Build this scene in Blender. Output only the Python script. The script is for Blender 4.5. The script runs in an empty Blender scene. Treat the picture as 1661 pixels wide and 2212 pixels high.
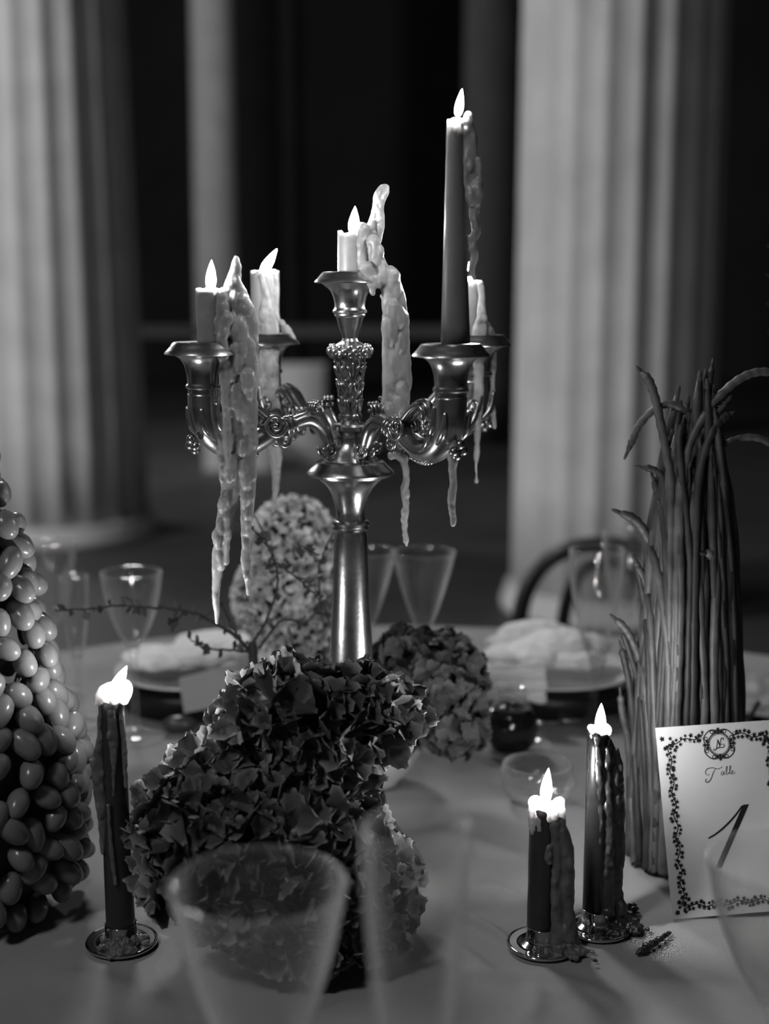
import bpy, bmesh, math, random
from mathutils import Vector, Matrix, noise
random.seed(7)
S = bpy.context.scene
C = S.collection
PI = math.pi

# ------------------------------------------------------------------ camera
F = 2900.0                     # focal length in pixels of the 1661 x 2212 frame
PITCH = math.radians(9.5)
TZ = 0.75                      # height of the table top
EYE = Vector((0, 0, TZ + 0.50))
cam_d = bpy.data.cameras.new('camera')
cam = bpy.data.objects.new('camera', cam_d); C.objects.link(cam)
cam.location = EYE
cam.rotation_euler = (PI/2 - PITCH, 0, 0)
cam_d.sensor_width = 36.0
cam_d.lens = F / 2212 * 36.0
cam_d.clip_start = 0.02
cam_d.dof.use_dof = True
cam_d.dof.focus_distance = 1.045
cam_d.dof.aperture_fstop = 3.3
S.camera = cam

FLAME_W = 0.80                 # watts of light from each candle flame
# ------------------------------------------------------------------ world, lights, exposure
W = bpy.data.worlds.new('night'); S.world = W; W.use_nodes = True
W.node_tree.nodes['Background'].inputs[0].default_value = (1, 1, 1, 1)
W.node_tree.nodes['Background'].inputs[1].default_value = 0.009
def lamp(name, kind, loc, power, size, target=None, spot=60):
    d = bpy.data.lights.new(name, kind); d.energy = power
    if kind == 'AREA': d.shape = 'DISK'; d.size = size
    else: d.shadow_soft_size = size
    if kind == 'SPOT': d.spot_size = math.radians(spot); d.spot_blend = 0.6
    o = bpy.data.objects.new(name, d); C.objects.link(o); o.location = loc
    if target is not None:
        o.rotation_euler = (Vector(target) - Vector(loc)).to_track_quat('-Z', 'Y').to_euler()
    return o
lamp('hall_lamp', 'SPOT', (-5.2, 2.2, 3.0), 720, 0.25, (-0.2, 5.6, 1.6), 75)       # lights the colonnade from the side
lamp('dining_lamp', 'AREA', (-1.0, -0.4, 2.75), 14, 0.35, (0.15, 1.5, 0.8))             # lamp above the guests behind the camera
lamp('far_table_lamp', 'AREA', (-0.6, 3.0, 2.6), 22, 0.4, (-0.05, 1.6, 0.78))               # pendant beyond the far side of the table
lamp('gallery_lamp', 'POINT', (-4.0, 8.6, 3.6), 260, 0.25)                                      # added unseen fill that brightens the far column and plinth
S.view_settings.view_transform = 'Standard'
S.view_settings.look = 'None'
S.view_settings.exposure = 0.0
S.view_settings.gamma = 1.0
S.view_settings.use_curve_mapping = False
cy = S.cycles
cy.max_bounces = 4; cy.transparent_max_bounces = 20; cy.diffuse_bounces = 1; cy.glossy_bounces = 3; cy.transmission_bounces = 3
cy.use_adaptive_sampling = True; cy.adaptive_threshold = 0.08; cy.use_fast_gi = False
cy.caustics_reflective = False; cy.caustics_refractive = False
cy.sample_clamp_indirect = 4.0
cy.use_denoising = True

# ------------------------------------------------------------------ pixel helpers (place traced points in the room)
FW = Vector((0, math.cos(PITCH), -math.sin(PITCH))); UP = Vector((0, math.sin(PITCH), math.cos(PITCH)))
def ray(x, y): return Vector(((x - 830.5)/F, 0, 0)) + FW - UP*((y - 1106)/F)
def at(x, y, Y):               # point of the room seen at pixel (x, y), Y metres from the lens
    r = ray(x, y); return EYE + r*(Y/r.y)
def on_table(x, y, h=0.0):
    r = ray(x, y); return EYE + r*(-(0.5 - h)/r.z)
def on_floor(x, y):
    r = ray(x, y); return EYE + r*(-EYE.z/r.z)
def mpp(p): return (p - EYE).dot(FW)/F      # metres per pixel at a point

# ------------------------------------------------------------------ materials (black and white photograph: all greys)
def g(v): return (v, v, v, 1)
def mat(name, base, rough=0.6, metal=0.0, spec=0.5, sss=0.0, sss_scale=0.01, noise_amt=0.0, noise_scale=20.0,
        bump=0.0, bump_scale=200.0, coat=0.0, detail=4):
    m = bpy.data.materials.new(name); m.use_nodes = True
    nt = m.node_tree; b = nt.nodes['Principled BSDF']
    b.inputs['Base Color'].default_value = g(base); b.inputs['Roughness'].default_value = rough
    b.inputs['Metallic'].default_value = metal; b.inputs['Specular IOR Level'].default_value = spec
    b.inputs['Coat Weight'].default_value = coat
    if sss:
        b.inputs['Subsurface Weight'].default_value = sss
        b.inputs['Subsurface Radius'].default_value = (1, 1, 1)
        b.inputs['Subsurface Scale'].default_value = sss_scale
    if noise_amt or bump:
        tc = nt.nodes.new('ShaderNodeTexCoord')
    if noise_amt:
        n = nt.nodes.new('ShaderNodeTexNoise'); n.inputs['Scale'].default_value = noise_scale; n.inputs['Detail'].default_value = detail
        nt.links.new(tc.outputs['Object'], n.inputs['Vector'])
        r = nt.nodes.new('ShaderNodeMapRange')
        r.inputs['From Min'].default_value = 0.3; r.inputs['From Max'].default_value = 0.7
        r.inputs['To Min'].default_value = base*(1 - noise_amt); r.inputs['To Max'].default_value = base*(1 + noise_amt)
        nt.links.new(n.outputs['Fac'], r.inputs['Value']); nt.links.new(r.outputs['Result'], b.inputs['Base Color'])
    if bump:
        n2 = nt.nodes.new('ShaderNodeTexNoise'); n2.inputs['Scale'].default_value = bump_scale
        nt.links.new(tc.outputs['Object'], n2.inputs['Vector'])
        bp = nt.nodes.new('ShaderNodeBump'); bp.inputs['Strength'].default_value = bump; bp.inputs['Distance'].default_value = 0.001
        nt.links.new(n2.outputs['Fac'], bp.inputs['Height']); nt.links.new(bp.outputs['Normal'], b.inputs['Normal'])
    return m
M = {}
M['stone'] = mat('pale_stone', 0.62, 0.75, noise_amt=0.12, noise_scale=5)
M['stone_far'] = mat('grey_stone', 0.55, 0.8, noise_amt=0.1, noise_scale=4)
M['stone_dark'] = mat('dark_stone', 0.085, 0.8, noise_amt=0.15, noise_scale=4)  # dark tone stands in for weak light on far columns and rail
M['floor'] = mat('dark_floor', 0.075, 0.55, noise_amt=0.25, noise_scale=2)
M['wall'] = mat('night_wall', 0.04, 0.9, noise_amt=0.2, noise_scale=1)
M['wall_pale'] = mat('pale_plaster', 0.6, 0.9, noise_amt=0.05, noise_scale=2)
M['cloth'] = mat('linen_cloth', 0.32, 0.85, spec=0.2, noise_amt=0.10, noise_scale=14, bump=0.5, bump_scale=1400)
M['silver'] = mat('tarnished_silver', 0.44, 0.27, 1.0, noise_amt=0.3, noise_scale=45, bump=0.12, bump_scale=260)
M['steel'] = mat('polished_metal', 0.60, 0.07, 1.0)
M['wax'] = mat('pale_wax', 0.33, 0.40, spec=0.5, sss=1.0, sss_scale=0.007, noise_amt=0.12, noise_scale=90)
M['wax_candle'] = mat('grey_wax', 0.20, 0.40, spec=0.45, sss=1.0, sss_scale=0.016, noise_amt=0.08, noise_scale=70)
M['wax_dark'] = mat('dark_wax', 0.035, 0.42, spec=0.4, sss=1.0, sss_scale=0.02, noise_amt=0.2, noise_scale=60)
M['wax_dark_drip'] = mat('dark_wax_drip', 0.13, 0.45, spec=0.4, sss=1.0, sss_scale=0.008, noise_amt=0.3, noise_scale=120)
M['wax_black'] = mat('black_wax', 0.010, 0.25, spec=0.5, sss=1.0, sss_scale=0.010)
M['wax_black_drip'] = mat('black_wax_drip', 0.022, 0.35, spec=0.5, sss=1.0, sss_scale=0.006, noise_amt=0.4, noise_scale=150)
M['wax_top'] = mat('melted_wax_top', 0.50, 0.35, spec=0.45, sss=1.0, sss_scale=0.022)  # melted wax, coloured pale to stand in for the flame's glow
M['wick'] = mat('charred_wick', 0.01, 0.9)
M['grape'] = mat('grape_skin', 0.17, 0.26, spec=0.5, sss=0.35, sss_scale=0.006, noise_amt=0.22, noise_scale=70)
M['grape_stalk'] = mat('grape_stalk', 0.04, 0.8)  # stems, and the dark filler seen as shade between grapes
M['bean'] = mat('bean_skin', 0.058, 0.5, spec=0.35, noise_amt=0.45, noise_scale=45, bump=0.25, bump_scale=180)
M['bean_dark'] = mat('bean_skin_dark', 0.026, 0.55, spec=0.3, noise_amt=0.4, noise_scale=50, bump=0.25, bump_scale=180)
M['bean_tip'] = mat('withered_tip', 0.03, 0.8)
M['string'] = mat('dark_string', 0.03, 0.9)
M['card'] = mat('card_stock', 0.56, 0.8, spec=0.2, noise_amt=0.02, noise_scale=60)
M['ink'] = mat('black_ink', 0.012, 0.7, spec=0.2)
M['grey_ink'] = mat('thin_ink', 0.05, 0.7, spec=0.2)
M['twig'] = mat('dark_twig', 0.018, 0.8)
M['leaf_dark'] = mat('dark_leaf', 0.045, 0.55)
M['porcelain'] = mat('white_porcelain', 0.72, 0.25, spec=0.5)
M['black_plate'] = mat('black_stoneware', 0.008, 0.45)
M['napkin'] = mat('white_napkin', 0.88, 0.9, spec=0.1, bump=0.3, bump_scale=900)
M['tent'] = mat('grey_card', 0.36, 0.8)
M['chair'] = mat('dark_bentwood', 0.016, 0.4)
M['liquid'] = mat('dark_liquid', 0.012, 0.12, noise_amt=0.3, noise_scale=30)
M['fruit'] = mat('dark_fruit', 0.06, 0.3)
M['wood'] = mat('table_wood', 0.10, 0.5)
M['pale_plinth'] = mat('pale_plinth', 0.75, 0.8)
# petals: serrated edge a little paler than the blade, from a per-vertex edge value
def petal_mat(name, base, edge, rough=0.6):
    m = bpy.data.materials.new(name); m.use_nodes = True; nt = m.node_tree; b = nt.nodes['Principled BSDF']
    a = nt.nodes.new('ShaderNodeAttribute'); a.attribute_name = 'rim'
    oi = nt.nodes.new('ShaderNodeObjectInfo')
    r = nt.nodes.new('ShaderNodeMapRange'); r.inputs['To Min'].default_value = base; r.inputs['To Max'].default_value = edge
    nt.links.new(a.outputs['Fac'], r.inputs['Value'])
    v = nt.nodes.new('ShaderNodeMapRange'); v.inputs['To Min'].default_value = 0.6; v.inputs['To Max'].default_value = 1.45
    nt.links.new(oi.outputs['Random'], v.inputs['Value'])
    x = nt.nodes.new('ShaderNodeMath'); x.operation = 'MULTIPLY'
    nt.links.new(r.outputs['Result'], x.inputs[0]); nt.links.new(v.outputs['Result'], x.inputs[1])
    nt.links.new(x.outputs[0], b.inputs['Base Color'])
    b.inputs['Roughness'].default_value = rough; b.inputs['Specular IOR Level'].default_value = 0.25
    tc = nt.nodes.new('ShaderNodeTexCoord'); n2 = nt.nodes.new('ShaderNodeTexNoise'); n2.inputs['Scale'].default_value = 350
    nt.links.new(tc.outputs['Object'], n2.inputs['Vector'])
    bp = nt.nodes.new('ShaderNodeBump'); bp.inputs['Strength'].default_value = 0.35; bp.inputs['Distance'].default_value = 0.001
    nt.links.new(n2.outputs['Fac'], bp.inputs['Height']); nt.links.new(bp.outputs['Normal'], b.inputs['Normal'])
    return m
M['petal'] = petal_mat('dried_petal', 0.065, 0.19)
M['petal_mid'] = petal_mat('mid_petal', 0.075, 0.12)
M['petal_pale'] = petal_mat('pale_petal', 0.55, 0.7)
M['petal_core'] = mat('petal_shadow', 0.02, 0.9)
def glass_mat(name, tint=0.97, edge=0.9, refract_haze=0.02):
    m = bpy.data.materials.new(name); m.use_nodes = True; nt = m.node_tree
    for n in list(nt.nodes): nt.nodes.remove(n)
    out = nt.nodes.new('ShaderNodeOutputMaterial')
    tr = nt.nodes.new('ShaderNodeBsdfTransparent'); tr.inputs[0].default_value = g(tint)
    gl = nt.nodes.new('ShaderNodeBsdfGlossy'); gl.inputs['Roughness'].default_value = 0.06; gl.inputs[0].default_value = g(edge)
    df = nt.nodes.new('ShaderNodeBsdfDiffuse'); df.inputs[0].default_value = g(0.8)
    lw = nt.nodes.new('ShaderNodeLayerWeight'); lw.inputs['Blend'].default_value = 0.5
    pw = nt.nodes.new('ShaderNodeMath'); pw.operation = 'POWER'; pw.inputs[1].default_value = 3.2
    nt.links.new(lw.outputs['Facing'], pw.inputs[0])
    mr = nt.nodes.new('ShaderNodeMapRange'); mr.inputs['To Min'].default_value = 0.05; mr.inputs['To Max'].default_value = 0.8
    nt.links.new(pw.outputs[0], mr.inputs['Value'])
    mh = nt.nodes.new('ShaderNodeMapRange'); mh.inputs['To Min'].default_value = refract_haze*0.5; mh.inputs['To Max'].default_value = 0.95  # white diffuse edge stands in for light refracted from the table
    nt.links.new(pw.outputs[0], mh.inputs['Value'])
    tl = nt.nodes.new('ShaderNodeBsdfTranslucent'); tl.inputs[0].default_value = g(0.8)
    md = nt.nodes.new('ShaderNodeMixShader'); nt.links.new(df.outputs[0], md.inputs[1]); nt.links.new(tl.outputs[0], md.inputs[2])
    m1 = nt.nodes.new('ShaderNodeMixShader'); m2 = nt.nodes.new('ShaderNodeMixShader')
    nt.links.new(mr.outputs[0], m1.inputs[0]); nt.links.new(tr.outputs[0], m1.inputs[1]); nt.links.new(gl.outputs[0], m1.inputs[2])
    nt.links.new(mh.outputs[0], m2.inputs[0]); nt.links.new(m1.outputs[0], m2.inputs[1]); nt.links.new(md.outputs[0], m2.inputs[2]); nt.links.new(m2.outputs[0], out.inputs[0])
    return m
M['glass'] = glass_mat('clear_glass')
fm = bpy.data.materials.new('flame_light'); fm.use_nodes = True; nt = fm.node_tree
for n in list(nt.nodes): nt.nodes.remove(n)
_o = nt.nodes.new('ShaderNodeOutputMaterial'); _e = nt.nodes.new('ShaderNodeEmission')
_e.inputs[0].default_value = (1, 1, 1, 1); _e.inputs[1].default_value = 30.0
_t = nt.nodes.new('ShaderNodeBsdfTransparent'); _a = nt.nodes.new('ShaderNodeAddShader')      # a flame lets light through
nt.links.new(_e.outputs[0], _a.inputs[0]); nt.links.new(_t.outputs[0], _a.inputs[1]); nt.links.new(_a.outputs[0], _o.inputs[0])
fm.cycles.emission_sampling = 'NONE'; M['flame'] = fm

# ------------------------------------------------------------------ mesh builder
class MB:
    def __init__(s): s.v = []; s.f = []
    def add(s, vs, fs):
        n = len(s.v); s.v += [Vector(p) for p in vs]; s.f += [tuple(i + n for i in q) for q in fs]; return s
    def box(s, c, d, rot=None):
        c = Vector(c); x, y, z = d[0]/2, d[1]/2, d[2]/2
        P = [Vector((a*x, b*y, e*z)) for a in (-1, 1) for b in (-1, 1) for e in (-1, 1)]
        if rot: P = [rot @ p for p in P]
        return s.add([c + p for p in P], [(0, 1, 3, 2), (4, 6, 7, 5), (0, 4, 5, 1), (2, 3, 7, 6), (0, 2, 6, 4), (1, 5, 7, 3)])
    def lathe(s, prof, seg=32, o=(0, 0, 0), close=False, fn=None):
        o = Vector(o); vs = []; fs = []; n = len(prof)
        for i, (r, z) in enumerate(prof):
            for k in range(seg):
                a = 2*PI*k/seg; rr = r*(fn(a, z) if fn else 1)
                vs.append(o + Vector((rr*math.cos(a), rr*math.sin(a), z)))
        for i in range(n - 1):
            for k in range(seg):
                k2 = (k + 1) % seg
                fs.append((i*seg + k, i*seg + k2, (i+1)*seg + k2, (i+1)*seg + k))
        if not close:
            if prof[0][0] > 1e-5: fs.append(tuple(reversed(range(seg))))
            if prof[-1][0] > 1e-5: fs.append(tuple((n-1)*seg + k for k in range(seg)))
        return s.add(vs, fs)
    def tube(s, pts, radii, seg=10, flat=1.0, up=Vector((0, 0, 1)), caps=True, rnd=0.0):
        pts = [Vector(p) for p in pts]; n = len(pts); vs = []; fs = []
        if not hasattr(radii, '__len__'): radii = [radii]*n
        prev = None
        for i in range(n):
            t = (pts[min(i+1, n-1)] - pts[max(i-1, 0)])
            if t.length < 1e-9: t = Vector((0, 0, 1))
            t.normalize()
            if prev is None:
                a = up if abs(t.dot(up)) < 0.95 else Vector((0, 1, 0))
                u = (a - t*a.dot(t)).normalized()
            else:
                u = (prev - t*prev.dot(t))
                u = u.normalized() if u.length > 1e-6 else Vector((1, 0, 0))
            prev = u; w = t.cross(u)
            for k in range(seg):
                a = 2*PI*k/seg; rr = radii[i]*(1 + rnd*(random.random() - .5))
                vs.append(pts[i] + u*(rr*math.cos(a)) + w*(rr*flat*math.sin(a)))
        for i in range(n - 1):
            for k in range(seg):
                k2 = (k + 1) % seg
                fs.append((i*seg + k, i*seg + k2, (i+1)*seg + k2, (i+1)*seg + k))
        if caps: fs.append(tuple(reversed(range(seg)))); fs.append(tuple((n-1)*seg + k for k in range(seg)))
        return s.add(vs, fs)
    def ball(s, c, r, seg=10, rings=7, sc=(1, 1, 1), rot=None):
        c = Vector(c); vs = []; fs = []
        for i in range(rings + 1):
            th = PI*i/rings
            for k in range(seg):
                a = 2*PI*k/seg
                p = Vector((r*math.sin(th)*math.cos(a)*sc[0], r*math.sin(th)*math.sin(a)*sc[1], r*math.cos(th)*sc[2]))
                vs.append(c + (rot @ p if rot else p))
        for i in range(rings):
            for k in range(seg):
                k2 = (k+1) % seg; fs.append((i*seg+k, (i+1)*seg+k, (i+1)*seg+k2, i*seg+k2))
        return s.add(vs, fs)
    def mesh(s, name, off=None, smooth=True, clean=False):
        me = bpy.data.meshes.new(name)
        off = off or Vector((0, 0, 0))
        me.from_pydata([tuple(v - off) for v in s.v], [], s.f)
        bm = bmesh.new(); bm.from_mesh(me)
        bmesh.ops.remove_doubles(bm, verts=bm.verts, dist=1e-6)
        bmesh.ops.recalc_face_normals(bm, faces=bm.faces)
        bm.to_mesh(me); bm.free()
        if smooth:
            for p in me.polygons: p.use_smooth = True
        me.update(); return me
def origin(parent):
    v = Vector((0, 0, 0))
    while parent is not None: v += parent.location; parent = parent.parent
    return v
def obj(name, mb, m, parent=None, smooth=True, loc=None, sharp=None, label=None):
    """mesh built in room coordinates; stored relative to its parent (parents are never rotated) or to loc"""
    off = origin(parent) if parent is not None else (Vector(loc) if loc is not None else Vector((0, 0, 0)))
    me = mb if isinstance(mb, bpy.types.Mesh) else mb.mesh(name, off, smooth)
    if m is not None: me.materials.clear(); me.materials.append(M[m])
    if sharp: me.set_sharp_from_angle(angle=math.radians(sharp))
    o = bpy.data.objects.new(name, me); C.objects.link(o)
    if parent is not None: o.parent = parent
    elif loc is not None: o.location = loc
    if label: o['label'] = label
    return o
def tag(o, label, cat, group=None, kind=None):
    o['label'] = label; o['category'] = cat
    if group: o['group'] = group
    if kind: o['kind'] = kind
    return o
def thing(name, loc, label, cat, group=None):
    o = bpy.data.objects.new(name, None); C.objects.link(o); o.location = loc; o.empty_display_size = 0.05
    return tag(o, label, cat, group)
def struct(o, label=None):
    o['kind'] = 'structure'
    if label: o['label'] = label
    return o
def spline(pts, n=6):
    """Catmull-Rom through tuples of any length"""
    out = []; L = len(pts); dim = len(pts[0])
    for i in range(L - 1):
        p0, p1, p2, p3 = pts[max(i-1, 0)], pts[i], pts[i+1], pts[min(i+2, L-1)]
        for k in range(n):
            t = k/n
            out.append(tuple(0.5*((2*p1[d]) + (-p0[d]+p2[d])*t + (2*p0[d]-5*p1[d]+4*p2[d]-p3[d])*t*t + (-p0[d]+3*p1[d]-3*p2[d]+p3[d])*t**3) for d in range(dim)))
    out.append(tuple(pts[-1])); return out
def fused(name, mb, m, parent, voxel=0.0009, smooth=3, lump=0.0, lump_scale=90, label=None):
    """fuse overlapping blobs into one skin of wax"""
    me = mb.mesh(name, origin(parent))
    t = bpy.data.objects.new('tmp', me); C.objects.link(t)
    r = t.modifiers.new('r', 'REMESH'); r.mode = 'VOXEL'; r.voxel_size = voxel
    s = t.modifiers.new('s', 'SMOOTH'); s.factor = 0.5; s.iterations = smooth
    dg = bpy.context.evaluated_depsgraph_get()
    out = bpy.data.meshes.new_from_object(t.evaluated_get(dg))
    bpy.data.objects.remove(t); bpy.data.meshes.remove(me)
    if lump:
        no = [v.normal.copy() for v in out.vertices]
        for v, nn in zip(out.vertices, no):
            v.co += nn*lump*(noise.noise(v.co*lump_scale) + 0.5*noise.noise(v.co*lump_scale*2.3))
    for p in out.polygons: p.use_smooth = True
    out.name = name
    return obj(name, out, m, parent, label=label)

# ================================================================== THE HALL
fl = MB().box((0, 6, -0.05), (30, 30, 0.1)); struct(obj('floor', fl, 'floor', smooth=False, loc=(0, 6, 0)), 'dark stone floor of the hall')
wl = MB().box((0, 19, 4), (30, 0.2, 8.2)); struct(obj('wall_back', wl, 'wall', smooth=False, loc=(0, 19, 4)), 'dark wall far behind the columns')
wl = MB().box((-7.1, 6, 2.6), (0.2, 26, 5.4)); struct(obj('wall_left', wl, 'wall_pale', smooth=False, loc=(-7.1, 6, 2.6)), 'pale side wall of the hall')
wl = MB().box((0, -4.1, 2.6), (14, 0.2, 5.4)); struct(obj('wall_front', wl, 'wall_pale', smooth=False, loc=(0, -4.1, 2.6)), 'pale wall behind the guests')
wl = MB().box((0, -1.0, 5.3), (14, 6.2, 0.2)); struct(obj('ceiling', wl, 'wall_pale', smooth=False, loc=(0, -1.0, 5.3)), 'pale ceiling over the dining end of the hall')
def column(name, x, Y, r0, r1, m, label, base=True, flutes=20, H=6.0, bottom=0.0):
    o = thing(name, (x, Y, bottom), label, 'column'); o['kind'] = 'structure'; del o['category']
    def fn(a, z): 
        u = (a*flutes/(2*PI)) % 1.0
        return 1 - 0.055*math.sin(PI*u)**0.8 if flutes else 1.0
    n = 14; zb = 0.10 if base else 0.0
    prof = [(r0 + (r1 - r0)*(i/n)**1.15, zb + (H - zb)*i/n) for i in range(n + 1)]
    obj('shaft', MB().lathe(prof, flutes*8 if flutes else 48, (x, Y, bottom), fn=fn), m, o)
    if base:
        pb = [(r0*1.0, 0.10), (r0*1.045, 0.095), (r0*1.06, 0.075), (r0*1.05, 0.055), (r0*1.09, 0.045), (r0*1.10, 0.02), (r0*1.09, 0.0)]
        obj('base', MB().lathe([(r, z) for r, z in reversed(pb)], 64, (x, Y, bottom)), m, o)
    return o
pL = at(117, 1150, 6.85); column('column_left', pL.x, 6.85, 0.492, 0.36, 'stone', 'large pale fluted column at the frame edge behind the grapes', H=6)
pR = at(1325, 900, 5.2); column('column_right', pR.x, 5.2, 0.388, 0.362, 'stone', 'large pale fluted column behind the bentwood chair', H=6)
p = at(470, 500, 13.5); column('column_back', p.x, 13.5, 0.235, 0.20, 'stone_far', 'slim grey column far back behind the left candles', base=False, flutes=0, H=7)
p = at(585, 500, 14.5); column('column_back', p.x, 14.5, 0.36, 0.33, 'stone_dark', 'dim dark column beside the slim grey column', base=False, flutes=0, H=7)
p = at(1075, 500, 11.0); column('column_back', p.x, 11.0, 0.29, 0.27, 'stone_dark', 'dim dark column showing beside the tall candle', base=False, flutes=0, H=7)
# balustrade rail and plinths far behind
pa, pb = at(290, 716, 12.2), at(960, 706, 12.2)
ra = thing('handrail', (pa.x, 12.2, 0), 'dim horizontal handrail running between the far columns', 'railing')
mb = MB(); mb.box(((pa.x + pb.x)/2 - .3, 12.2, pa.z), (pb.x - pa.x + 1.6, 0.08, 0.10)); obj('rail', mb, 'stone_dark', ra, smooth=False)
for k in range(3): obj('post', MB().box((pa.x - 0.75 + 1.95*k, 12.2, pa.z/2), (0.07, 0.07, pa.z)), 'stone_dark', ra, smooth=False)
def plinth(x0, x1, y0, Y, depth, m, label):
    a, b = at(x0, y0, Y), at(x1, y0, Y)
    mb = MB().box(((a.x+b.x)/2, Y + depth/2, a.z/2), (b.x - a.x, depth, a.z))
    o = obj('plinth', mb, m, smooth=False, loc=((a.x+b.x)/2, Y + depth/2, 0)); tag(o, label, 'plinth')
    return o
plinth(590, 700, 792, 9.6, 0.4, 'pale_plinth', 'pale square plinth on the floor behind the candelabra')
plinth(440, 588, 950, 9.2, 0.35, 'pale_plinth', 'low pale block on the floor beside the square plinth')

# bentwood chair behind the table
def chair(px, Y):
    c = at(px, 1300, Y); x = c.x
    o = thing('bentwood_chair', (x, Y, 0), 'dark bentwood chair with a double hooped back behind the table', 'chair')
    top = at(px, 1163, Y).z; seat = 0.46; k = mpp(at(px, 1250, Y))
    def hoop(hw, zt, r, y0, nm):
        pts = []
        for i in range(29):
            a = PI*i/28; ca, sa = math.cos(a), math.sin(a)
            pts.append((x + hw*(abs(ca)**0.75)*(1 if ca > 0 else -1), y0, zt - 0.20 + 0.20*abs(sa)**0.75))
        pts = [(x + hw*0.86, y0 - 0.03, seat)] + pts + [(x - hw*0.86, y0 - 0.03, seat)]
        obj(nm, MB().tube(spline(pts, 3), r, 10, up=Vector((0, 1, 0))), 'chair', o)
    hoop(190*k, top - 0.012, 0.016, Y, 'back_hoop'); hoop(97*k, top - 0.045, 0.013, Y, 'inner_hoop')
    obj('seat', MB().lathe([(0.01, seat - 0.03), (0.2, seat - 0.03), (0.205, seat - 0.01), (0.2, seat), (0.01, seat + 0.004)], 32, (x, Y - 0.2, 0)), 'chair', o)
    for sx in (-1, 1):
        for yy in (-0.36, -0.04):
            obj('leg', MB().tube([(x + sx*0.16, Y + yy, seat - 0.02), (x + sx*0.19, Y + yy*1.08 + (0.03 if yy > -0.1 else 0), 0)], [0.016, 0.012], 10), 'chair', o)
    return o
chair(1310, 2.45)

# ================================================================== THE TABLE
TC = Vector((0.02, 1.10, TZ)); TR = 0.86
tb = thing('round_table', (TC.x, TC.y, 0), 'round dining table hidden under the pale cloth', 'table')
obj('tabletop', MB().lathe([(0.01, TZ-0.045), (TR-0.02, TZ-0.045), (TR-0.01, TZ-0.03), (TR-0.01, TZ-0.012), (TR-0.02, TZ-0.008), (0.01, TZ-0.008)], 64, (TC.x, TC.y, 0)), 'wood', tb)
obj('pedestal', MB().lathe([(0.32, 0), (0.30, 0.03), (0.08, 0.08), (0.06, 0.3), (0.08, TZ-0.046)], 24, (TC.x, TC.y, 0)), 'wood', tb)
RIDGES = [((960, 1960), (1130, 2050), 0.0030, 0.006), ((900, 2010), (1080, 2110), 0.0026, 0.008), ((1090, 2090), (1400, 2180), 0.0022, 0.012),
          ((1160, 2120), (1130, 2212), 0.0025, 0.008), ((900, 1790), (1140, 1850), 0.0020, 0.012), ((380, 2090), (520, 2140), 0.0025, 0.012),
          ((100, 2100), (420, 2180), 0.0022, 0.015), ((1040, 1900), (1140, 1960), 0.002, 0.008), ((960, 2100), (1130, 2120), 0.0022, 0.01),
          ((1380, 2120), (1661, 2190), 0.0022, 0.02), ((1180, 2130), (1300, 2212), 0.002, 0.01)]
RL = [(on_table(*a), on_table(*b), h, w) for a, b, h, w in RIDGES]
def cloth_z(x, y):
    z = 0.0010*noise.noise(Vector((x*9, y*9, 0.3))) + 0.0006*noise.noise(Vector((x*23, y*31, 4.1)))
    for a, b, h, w in RL:
        d = Vector((b.x-a.x, b.y-a.y)); L = d.length; d /= L
        q = Vector((x-a.x, y-a.y)); t = q.dot(d); s = q.x*d.y - q.y*d.x
        s += 0.004*math.sin(t*40)
        e = min(1, max(0, t/L*4)) * min(1, max(0, (L-t)/L*4))
        if abs(s) < 4*w: z += 1.9*e*h*math.exp(-(s/w)**2)
    return z - 0.0016
def make_cloth():
    vs, fs = [], []; NA = 480
    rr = [0.005*i for i in range(1, int(TR/0.005))] + [TR]
    for r in rr:
        for k in range(NA):
            a = 2*PI*k/NA; x, y = TC.x + r*math.cos(a), TC.y + r*math.sin(a)
            vs.append((x, y, TZ + cloth_z(x, y)))
    for j in range(1, 13):       # hanging skirt with folds
        t = j/12
        for k in range(NA):
            a = 2*PI*k/NA; f = 0.03*t*math.sin(a*22 + 1.5*math.sin(3*a))
            r = TR + 0.012*min(1, t*4) + f + 0.03*t
            vs.append((TC.x + r*math.cos(a), TC.y + r*math.sin(a), TZ - 0.006*(1-(1-min(1, t*3))**2) - 0.42*t))
    n = len(rr) + 12
    for i in range(n - 1):
        for k in range(NA):
            k2 = (k+1) % NA; fs.append((i*NA+k, i*NA+k2, (i+1)*NA+k2, (i+1)*NA+k))
    fs.append(tuple(reversed(range(NA))))
    return MB().add(vs, fs)
cl = obj('tablecloth', make_cloth(), 'cloth', loc=(TC.x, TC.y, TZ)); tag(cl, 'creased pale linen cloth spread over the round table', 'tablecloth')

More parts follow.
